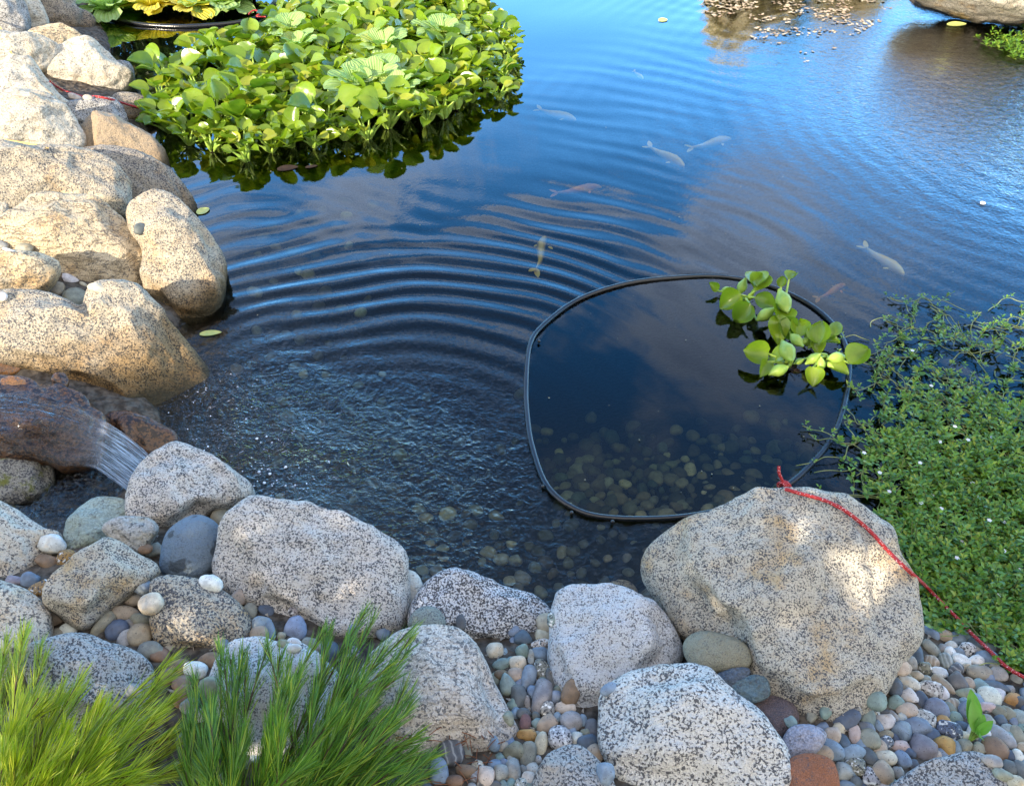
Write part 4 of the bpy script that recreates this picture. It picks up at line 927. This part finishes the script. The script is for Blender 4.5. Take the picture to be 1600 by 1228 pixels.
def mat_patch(poly, n, fd, ls):
    cnt = 0
    while cnt < n:
        px = random.uniform(poly[:, 0].min(), poly[:, 0].max()); py = random.uniform(poly[:, 1].min(), poly[:, 1].max())
        if not inside(poly, np.array([px]), np.array([py]))[0]: continue
        cnt += 1
        if random.random() > fd(px, py): continue
        p = at(px, py, .02); g = zdown(p[0], p[1])
        if inside(np.array(RING_PX, float)*1.0, np.array([px-14]), np.array([py]))[0] and random.random() < .9: continue
        if g > .03: p, _ = hit(px, py); g = p[2]
        if g > gz(p[0], p[1])+.05: continue
        z = max(g, .0); h = random.choice([.015, .03, .045, .07])*random.uniform(.7, 1.3); p = np.array([p[0], p[1], z])
        lean = (random.gauss(0, .5), random.gauss(0, .5)); t = sprig(leafmb, p, h, random.randint(7, 11), ls*random.uniform(.8, 1.2), lean)
        if random.random() < .5: stemmb.add(*tube([p, p*.5+t*.5+np.array([random.gauss(0, .004), 0, 0]), t], .0012, 4))
        tops.append((px, py, t))
mat_patch(MATP, 2700, dens, .025)
for k in range(220):                                     # trailing runners
    for _ in range(50):
        px = random.uniform(1290, 1640); py = random.uniform(470, 1040)
        if px > 1345-(py > 700)*30 and inside(MATP, np.array([px]), np.array([py]))[0] and (py < 800 or random.random() < .35): break
    p = at(px, py, .004); g = max(gz(p[0], p[1]), 0); p[2] = g+.006; az = random.uniform(0, 6.28); P = [p]
    for s_ in range(random.randint(4, 8)):
        az += random.gauss(0, .5); q = P[-1]+np.array([cos(az), sin(az), 0])*.03; q[2] = max(gz(q[0], q[1]), 0)+random.uniform(.002, .02); P.append(q)
    stemmb.add(*tube(spline(P, 3), .0016, 4))
    for q in P[1:]:
        if random.random() < .36: sprig(leafmb, q, .018, random.randint(4, 8), .017, (random.gauss(0, .6), random.gauss(0, .6)))
matE = empty('creeping_plant', tuple(at(1480, 760, 0))); matE['kind'] = 'stuff'
tag(matE, 'dense low creeping green plant with tiny white flowers on the right shore', 'ground cover', kind='stuff')
child(leafmb.build('leaves', M_MAT), matE); child(stemmb.build('stems', M_MSTEM), matE)
fl = []
for k, (px, py) in enumerate([(1417,557),(1443,600),(1474,668),(1540,683),(1471,695),(1374,780),(1404,788),(1423,784),(1467,790),(1518,758),(1521,778),(1560,818),(1567,815),(1586,786),(1498,842),(1507,852),(1552,850),(1470,874),(1549,922),(1455,800),(1450,740),(1590,900),(1350,742),(1530,720)]):
    p = min(tops, key=lambda q: (q[0]-px)**2+(q[1]-py)**2)[2]; p = p+np.array([0, 0, .010]); mb = MB()
    for j in range(5):
        az = j*1.2566+k; d = np.array([cos(az), sin(az), .25]); blade(mb, p, d, np.array([0, -.3, 1.]), .0065, .003, .2, .1, 3, 2)
    child(mb.build('flower', M_PETAL), matE)
leafmb, stemmb = MB(), MB(); tops = []
FP = np.array([(1515,48),(1540,45),(1600,38),(1680,40),(1680,110),(1600,92),(1575,88),(1545,70)], float)
mat_patch(FP, 330, lambda a, b: 1., .034)
o = leafmb.build('creeping_plant', M_MAT); tag(o, 'patch of creeping green plant floating at the top right edge', 'ground cover', kind='stuff')

# ------------------------------------------------------------------ needle shrubs in the near left corner
random.seed(11)
def needles(mb, P, n, ln, wd, t0=.12):
    P = np.array(P); m = len(P)
    for k in range(n):
        t = t0+(1-t0)*k/n; f = t*(m-1); i = min(m-2, int(f)); p = P[i]*(1-f+i)+P[i+1]*(f-i)
        d0 = norm(P[i+1]-P[i]); a = norm(np.cross(d0, [.3, .5, .81])); b = np.cross(d0, a); az = random.uniform(0, 6.28)
        sp = random.uniform(.18, .50); sp *= .85; d = norm(d0*cos(sp)+(a*cos(az)+b*sin(az))*sin(sp))
        L = ln*random.uniform(.7, 1.2)*(1-.35*max(0, t-.8)/.2); s_ = norm(np.cross(d, [random.gauss(0, 1), random.gauss(0, 1), random.gauss(0, 1)])); cv_ = d0*.18*L
        q1 = p+d*L*.35; q2 = p+d*L*.7+cv_*.5; q3 = p+d*L+cv_
        w_ = wd*random.uniform(.8, 1.2)
        mb.add([p-s_*w_*.5, p+s_*w_*.5, q1-s_*w_, q1+s_*w_, q2-s_*w_*.8, q2+s_*w_*.8, q3], [(0, 1, 3, 2), (2, 3, 5, 4), (4, 5, 6)])
def shrub(label, base, tips, zb, nl, fm):
    b0 = at(*base, zb); e = empty('needle_shrub', tuple(b0)); tag(e, label, 'shrub', 'needle leaved shrubs in the near left corner')
    lv, st = MB(), MB()
    for (tx, ty, tz) in tips:
        for j in range(3):
            T_ = at(tx+random.gauss(0, 9*(j > 0)), ty+abs(random.gauss(0, 22))*(j > 0), tz+random.gauss(0, .02)*(j > 0))
            bb = b0+np.array([random.gauss(0, .05), random.gauss(0, .04), 0]); mid = bb*.5+T_*.5+np.array([random.gauss(0, .015), random.gauss(0, .015), .05])
            P = spline([bb, mid, T_], 8); st.add(*tube(P, list(np.linspace(.0035, .0012, len(P))), 5)); needles(lv, P, int(nl*1.3), .055, .0008, .22)
    for o in (lv.build('foliage', fm), st.build('stems', M_TWIG)): child(o, e)
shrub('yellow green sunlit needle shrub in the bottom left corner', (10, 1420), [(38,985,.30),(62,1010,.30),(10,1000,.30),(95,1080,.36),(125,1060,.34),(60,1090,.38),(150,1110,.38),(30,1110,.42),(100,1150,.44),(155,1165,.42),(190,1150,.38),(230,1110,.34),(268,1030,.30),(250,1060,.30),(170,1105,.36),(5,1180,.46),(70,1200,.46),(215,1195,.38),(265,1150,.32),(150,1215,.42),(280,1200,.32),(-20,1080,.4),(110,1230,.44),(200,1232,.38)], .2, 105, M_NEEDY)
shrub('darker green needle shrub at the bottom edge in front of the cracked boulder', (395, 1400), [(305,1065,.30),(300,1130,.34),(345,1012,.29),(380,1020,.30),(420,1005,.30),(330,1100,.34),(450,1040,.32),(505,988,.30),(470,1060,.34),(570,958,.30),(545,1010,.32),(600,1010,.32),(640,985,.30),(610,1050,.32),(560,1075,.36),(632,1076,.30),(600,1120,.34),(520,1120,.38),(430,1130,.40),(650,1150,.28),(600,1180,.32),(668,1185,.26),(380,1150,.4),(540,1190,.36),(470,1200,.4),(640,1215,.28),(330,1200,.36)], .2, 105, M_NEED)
# leafy weed sprout in the gravel
B0, _ = hit(1545, 1160); e = empty('weed_sprout', tuple(B0)); tag(e, 'small bright green weed sprout growing among the gravel', 'weed')
lv, st = MB(), MB(); M_WEED = leaf_mat('weed_leaf', (.10, .30, .03), (.14, .36, .04), (.2, .4, .05), .35, .4)
for (a, b, L, wd, z) in [((1510,1148),(1494,1115),.070,.016,.05),((1512,1155),(1500,1128),.06,.014,.035),((1515,1158),(1538,1148),.04,.010,.04),((1520,1160),(1536,1180),.055,.010,.03),((1516,1154),(1520,1136),.035,.010,.03)]:
    A = hit(*a)[0]+np.array([0, 0, .035]); Bp = hit(*b)[0]+np.array([0, 0, .045+z]); blade(lv, A, Bp-A, np.array([0, -.4, 1.]), L, wd, .35, .2)
    st.add(*tube([hit(1514, 1158)[0], A], .0022, 5))
for o in (lv.build('leaves', M_WEED), st.build('stem', M_STEM)): child(o, e)

# ------------------------------------------------------------------ small loose things
def leaf_thing(name, label, cat, a, b, wpx, mat, z=None, lift=.006, cup=.2, droop=.0):
    A, Bp = ((at(*q, z) if z is not None else hit(*q)[0]-norm(ray(*q))*lift) for q in (a, b))
    mb = MB(); L = np.linalg.norm(Bp-A); blade(mb, A, Bp-A, np.array([0, -.25, 1.]), L, wpx*np.linalg.norm(A-CAM)/FPX, cup, droop, 7, 4)
    V = np.array(mb.V); n0 = len(V); V2 = np.vstack([V, V-np.array([0, 0, .0012])])   # a leaf has two sides
    F2 = mb.F+[tuple(i+n0 for i in f[::-1]) for f in mb.F]
    return tag(mk(name, V2, F2, mat), label, cat)
leaf_thing('fallen_leaf', 'pale yellow green leaf floating at the foot of the tall rounded boulder', 'leaf', (312, 522), (346, 519), 5, M_YLEAF, .004)
leaf_thing('fallen_leaf', 'small yellow leaf afloat on the blue water near the top edge', 'leaf', (1029, 33), (1043, 31), 5, M_YLEAF, .004)
leaf_thing('fallen_leaf', 'yellow leaf floating below the far boulder at top right', 'leaf', (1480, 39), (1510, 38), 5, M_YLEAF, .004)
leaf_thing('fallen_leaf', 'green leaf floating beside the dark speckled boulder', 'leaf', (308, 334), (327, 326), 7, M_YLEAF, .003)
leaf_thing('fallen_leaf', 'dark oval leaf floating off the near edge of the hyacinth', 'leaf', (433, 265), (466, 261), 6, M_ROOT, .004)
leaf_thing('fallen_leaf', 'thin dark leaf scrap floating right of the dark oval leaf', 'leaf', (477, 262), (496, 259), 3, M_ROOT, .004)
leaf_thing('fallen_leaf', 'tiny white petal floating on the dark rippled water at right', 'petal', (1532, 318), (1540, 317), 3, M_PETAL, .004)
leaf_thing('dry_grass_blade', 'orange dry grass blade hanging over the boulders at the left edge', 'grass blade', (-12, 30), (18, 84), 4, M_DRY, lift=.03)
leaf_thing('dry_grass_blade', 'long dry grass blade lying across the whitish cracked boulder', 'grass blade', (-10, 219), (76, 232), 4, M_DRY, lift=.02)
mb = MB(); random.seed(9)
for k in range(46):                                       # brown needle litter
    px = random.uniform(640, 790); py = random.uniform(1150, 1228)
    p = hit(px, py)[0]+np.array([0, 0, .006]); az = random.uniform(0, 6.28); d = np.array([cos(az), sin(az), random.uniform(0, .3)])*.03
    mb.add(*tube([p, p+d*.5+np.array([0, 0, .004]), p+d], .0009, 4))
tag(mb.build('needle_litter', plain('dry_needles', (.24, .10, .05), .8, .2)), 'dry brown needles littered under the right shrub', 'litter', kind='stuff')

mb = MB(); random.seed(17)
for k in range(1500):                                     # drifting petals and litter
    py = abs(random.gauss(0, 34))-12; w_ = 175*(1-max(0, py)/112)
    if w_ <= 0: continue
    px = 1248+random.uniform(-1, 1)*w_+py*.1
    if MN.noise(Vector((px*.018, py*.07, 3))) < -.05+py*.0022: continue
    p = at(px, py, .003); az = random.uniform(0, 6.28); L = random.uniform(.012, .035); d = np.array([cos(az), sin(az), random.gauss(0, .08)]); s_ = np.array([-d[1], d[0], random.gauss(0, .1)])*L*.35
    mb.add([p, p+d*L*.4+s_, p+d*L+np.array([0, 0, .003]), p+d*L*.5-s_], [(0, 1, 2, 3)])
tag(mb.build('floating_litter', plain('petal_litter', (.52, .42, .28), .7, .2, 0, 9., (.26, .17, .10)), smooth=False), 'cream and brown petals and litter drifting on the far water at the top right', 'litter', kind='stuff')

mb = MB(); random.seed(23)
while len(mb.F) < 900:                                    # grit between the pebbles
    px, py = random.choice([(random.uniform(1230, 1600), random.uniform(990, 1228)), (random.uniform(690, 960), random.uniform(960, 1228)), (random.uniform(30, 640), random.uniform(830, 1150))])
    p, n_ = hit(px, py)
    if p[2] > gz(p[0], p[1])+.03 or p[2] < .01: continue
    r = random.uniform(.002, .006); V = [p+np.array([random.gauss(0, r), random.gauss(0, r), random.uniform(0, r)*1.3]) for _ in range(4)]; mb.add(V, [(0, 1, 2), (0, 1, 3), (1, 2, 3), (0, 2, 3)])
tag(mb.build('gravel_grit', plain('grit', (.34, .30, .25), .9, .2, 0, 90., (.10, .09, .08)), smooth=False), 'fine grit and chips lying in the gaps between the pebbles', 'grit', kind='stuff')
mb = MB()
for k in range(125):                                      # dust and flecks afloat
    px, py = (random.uniform(840, 1310), random.uniform(450, 790)) if k < 35 else (random.uniform(380, 1590), random.uniform(60, 520))
    p = at(px, py, .0045); r = random.choice([.001, .0013, .0018, .003]); a = random.uniform(0, 6); d = np.array([cos(a), sin(a), 0])*r; s_ = np.array([-d[1], d[0], 0])*.6
    mb.add([p-d, p+s_, p+d, p-s_], [(0, 1, 2, 3)])
tag(mb.build('floating_specks', plain('fleck', (.34, .33, .22), .8, .2), smooth=False), 'tiny pale flecks of dust and leaf afloat on the water', 'litter', kind='stuff')

# ------------------------------------------------------------------ koi under the surface
def koi(label, px, py, depth, L, ang, mat):
    depth *= .85; L *= .72; c = at(px, py, -depth); d = np.array([cos(RAD(ang)), sin(RAD(ang)), 0.]); s_ = np.array([-d[1], d[0], 0.])
    e = empty('koi_fish', tuple(c)); tag(e, label, 'fish', 'koi swimming below the surface')
    st = [(-.5, .012, .03), (-.42, .02, .035), (-.25, .05, .06), (0., .085, .10), (.2, .095, .11), (.36, .075, .085), (.46, .045, .05), (.5, .012, .015)]
    mb = MB(); V = []; n = 10
    for t, a, b in st:
        o = c+d*t*L+s_*L*.05*sin(t*5)
        for k in range(n): V.append(o+s_*a*.8*L*cos(2*pi*k/n)+np.array([0, 0, b*L*sin(2*pi*k/n)]))
    F = [(i*n+k, i*n+(k+1) % n, (i+1)*n+(k+1) % n, (i+1)*n+k) for i in range(len(st)-1) for k in range(n)]+[tuple(range(n)), tuple(range(len(V)-1, len(V)-n-1, -1))]
    mb.add(V, F); child(mb.build('body', mat), e)
    mb = MB(); tb = c-d*.48*L+s_*L*.05*sin(-2.4)
    for q in (1, -1): blade(mb, tb, -d+s_*q*.45+np.array([0, 0, q*.25]), np.array([0, 0, 1.]), L*.2, L*.05, .1, 0)
    child(mb.build('tail_fin', mat), e)
    for q in (1, -1):
        mb = MB(); blade(mb, c+d*.22*L+s_*q*.08*L, s_*q-d*.5, np.array([0, 0, 1.]), L*.10, L*.03, .1, .1); child(mb.build('pectoral_fin', mat), e)
KO = [('pale yellow koi below the surface right of the hyacinth mass', 1042, 245, .07, .34, -60, M_KOI), ('yellowish koi gliding right of the pale yellow one', 1112, 224, .09, .32, 20, M_KOI), ('small white koi near the top of the open water', 998, 118, .05, .16, -75, M_KOI),
      ('pale koi with an orange tail at right above the ring', 1382, 408, .08, .30, -70, M_KOI), ('orange koi under the cloud reflection in mid pond', 905, 297, .12, .30, 10, M_KOIO), ('dim pale koi left of the ring', 845, 395, .13, .34, 75, M_KOI), ('dim cream koi below the right tip of the hyacinth', 872, 180, .10, .32, -40, M_KOI), ('faint orange koi deep at right of the ring cluster', 1300, 455, .16, .22, 30, M_KOIO)]
for k in KO: koi(*k)

# ------------------------------------------------------------------ beyond the far bank: what the water mirrors
def leafball(mb, c, r, n, ls, rs, squash=(1, 1, 1)):
    for k in range(n):
        v = np.array([rs.gauss(0, 1), rs.gauss(0, 1), rs.gauss(0, 1)]); v = v/np.linalg.norm(v)*r*rs.uniform(.45, 1.)*np.array(squash)
        p = np.asarray(c)+v; d = norm(np.array([rs.gauss(0, 1), rs.gauss(0, 1), rs.gauss(0, .8)])); s_ = norm(np.cross(d, [rs.gauss(0, 1), rs.gauss(0, 1), rs.gauss(0, 1)])); L = ls*rs.uniform(.6, 1.3)
        mb.add([p, p+d*L*.5+s_*L*.28, p+d*L, p+d*L*.5-s_*L*.28], [(0, 1, 2, 3)])
def bush(label, x, y, h, r, mat, n, ls, seed, cat='bush', name='garden_bush'):
    rs = random.Random(seed); e = empty(name, (x, y, .15)); tag(e, label, cat)
    lv, st = MB(), MB()
    for k in range(11):
        az = rs.uniform(0, 6.28); rr_ = r*rs.uniform(.1, .8); c = np.array([x+rr_*cos(az), y+rr_*sin(az)*.7, .15+h*rs.uniform(.3, .85)])
        st.add(*tube([np.array([x, y, .1]), np.array([x, y, .1])*.5+c*.5+np.array([0, 0, .08]), c], [.02, .014, .006], 5)); leafball(lv, c, r*.42, n//11, ls, rs)
    for o in (lv.build('foliage', mat), st.build('stems', M_TWIG)): child(o, e)
bush('cream plumed bush on the far bank mirrored in the water', 2.1, 7.5, .70, .55, M_CREAM, 1500, .10, 1)
bush('cream plumed bush beside the other one on the far bank', 3.1, 7.7, .72, .55, M_CREAM, 1300, .10, 2)
bush('dark green bush on the far bank between cream plumes', 2.6, 7.9, .8, .5, M_BUSH, 1200, .09, 3)
bush('dark frond bush in front of the terracotta wall', -3.35, 7.2, 1.35, .5, M_BUSH, 1500, .11, 5)
wm = MB()
x0, x1, y0 = -5.6, -3.9, 7.6
bmw = bmesh.new(); bmesh.ops.create_cube(bmw, size=1.); bmesh.ops.scale(bmw, vec=(x1-x0, .25, 1.25), verts=bmw.verts); bmesh.ops.bevel(bmw, geom=bmw.edges[:], offset=.02, segments=2, affect='EDGES')
bmesh.ops.translate(bmw, vec=((x0+x1)/2, y0, .70), verts=bmw.verts); wm.add([v.co[:] for v in bmw.verts], [[v.index for v in f.verts] for f in bmw.faces]); bmw.free()
tag(wm.build('garden_wall', M_BRICK, smooth=False), 'low terracotta garden wall beyond the far left corner of the pond', 'wall')

# ------------------------------------------------------------------ unseen trees behind the viewer, crowns shaped to shade the near bank
random.seed(3); rs = random.Random(3)
LIT = [(z_, np.array(p, float)) for z_, p in zip((.15, .35, .33, .33, .2, .15), ([(-700,-300),(-700,560),(0,590),(170,630),(250,690),(300,710),(345,640),(360,520),(600,470),(1000,430),(1600,400),(2600,380),(2600,-300)],
       [(-200,1040),(60,1010),(210,1060),(300,1180),(200,1420),(-200,1450)], [(1175,818),(1310,798),(1395,845),(1380,905),(1210,905)], [(1245,905),(1395,865),(1470,930),(1445,1080),(1330,1080),(1240,950)], [(-60,640),(60,630),(150,680),(110,720),(-60,700)], [(1500,70),(1700,70),(1700,600),(1500,520)]))]
cr = [MB(), MB(), MB()]; n = 0
while n < 17000:
    x = rs.uniform(-3.2, 3.4); y = rs.uniform(.0, 2.7); z = .15
    px, py = pix((x, y, z)); n += 1
    def lit(zl, L):
        t_ = (zl-z)/SUN.z; a, b = pix((x+SUN.x*t_, y+SUN.y*t_, zl)); return inside(L, np.array([a+rs.gauss(0, 5)]), np.array([b+rs.gauss(0, 5)]))[0]
    if any(lit(zl, L) for zl, L in LIT): continue  # gaps left in the crowns where sunlight should land
    if 1100 < px < 1360 and 400 < py < 620 and rs.random() < .65: continue
    yy = rs.uniform(-2.0, -1.2); t = (y-yy)/SUN.y; q = np.array([x, y, z])-np.array(SUN)*t
    d = norm(np.array([rs.gauss(0, 1), rs.gauss(0, 1), rs.gauss(0, .8)])); s_ = norm(np.cross(d, [rs.gauss(0, 1), rs.gauss(0, 1), rs.gauss(0, 1)])); L = .11*rs.uniform(.6, 1.3)
    k = 0 if q[0] < -3.4 else 1 if q[0] < -1. else 2
    cr[k].add([q, q+d*L*.5+s_*L*.33, q+d*L, q+d*L*.5-s_*L*.33], [(0, 1, 2, 3)])
for k, (tx, lb) in enumerate([(-4.9, 'unseen leafy shade tree behind the viewer, furthest left'), (-1.6, 'unseen leafy shade tree behind the viewer, in the middle'), (.7, 'unseen leafy shade tree behind the viewer, furthest right')]):
    if not cr[k].V: continue
    e = empty('shade_tree', (tx, -1.7, .17)); tag(e, lb, 'tree', 'unseen shade trees behind the viewer')
    st = MB(); zt = np.mean([v[2] for v in cr[k].V]); st.add(*tube([np.array([tx, -1.7, .0]), np.array([tx+.05, -1.72, .6]), np.array([tx, -1.68, zt])], [.09, .07, .045], 8))
    for j in range(0, len(cr[k].V), 700):
        c = np.array(cr[k].V[j]); st.add(*tube([np.array([tx, -1.68, min(zt, .5+.5*rs.random())]), np.array([tx, -1.68, zt])*.5+c*.5, c], [.03, .02, .006], 5))
    child(cr[k].build('crown', M_BUSH, smooth=False), e); child(st.build('trunk', M_TWIG), e)
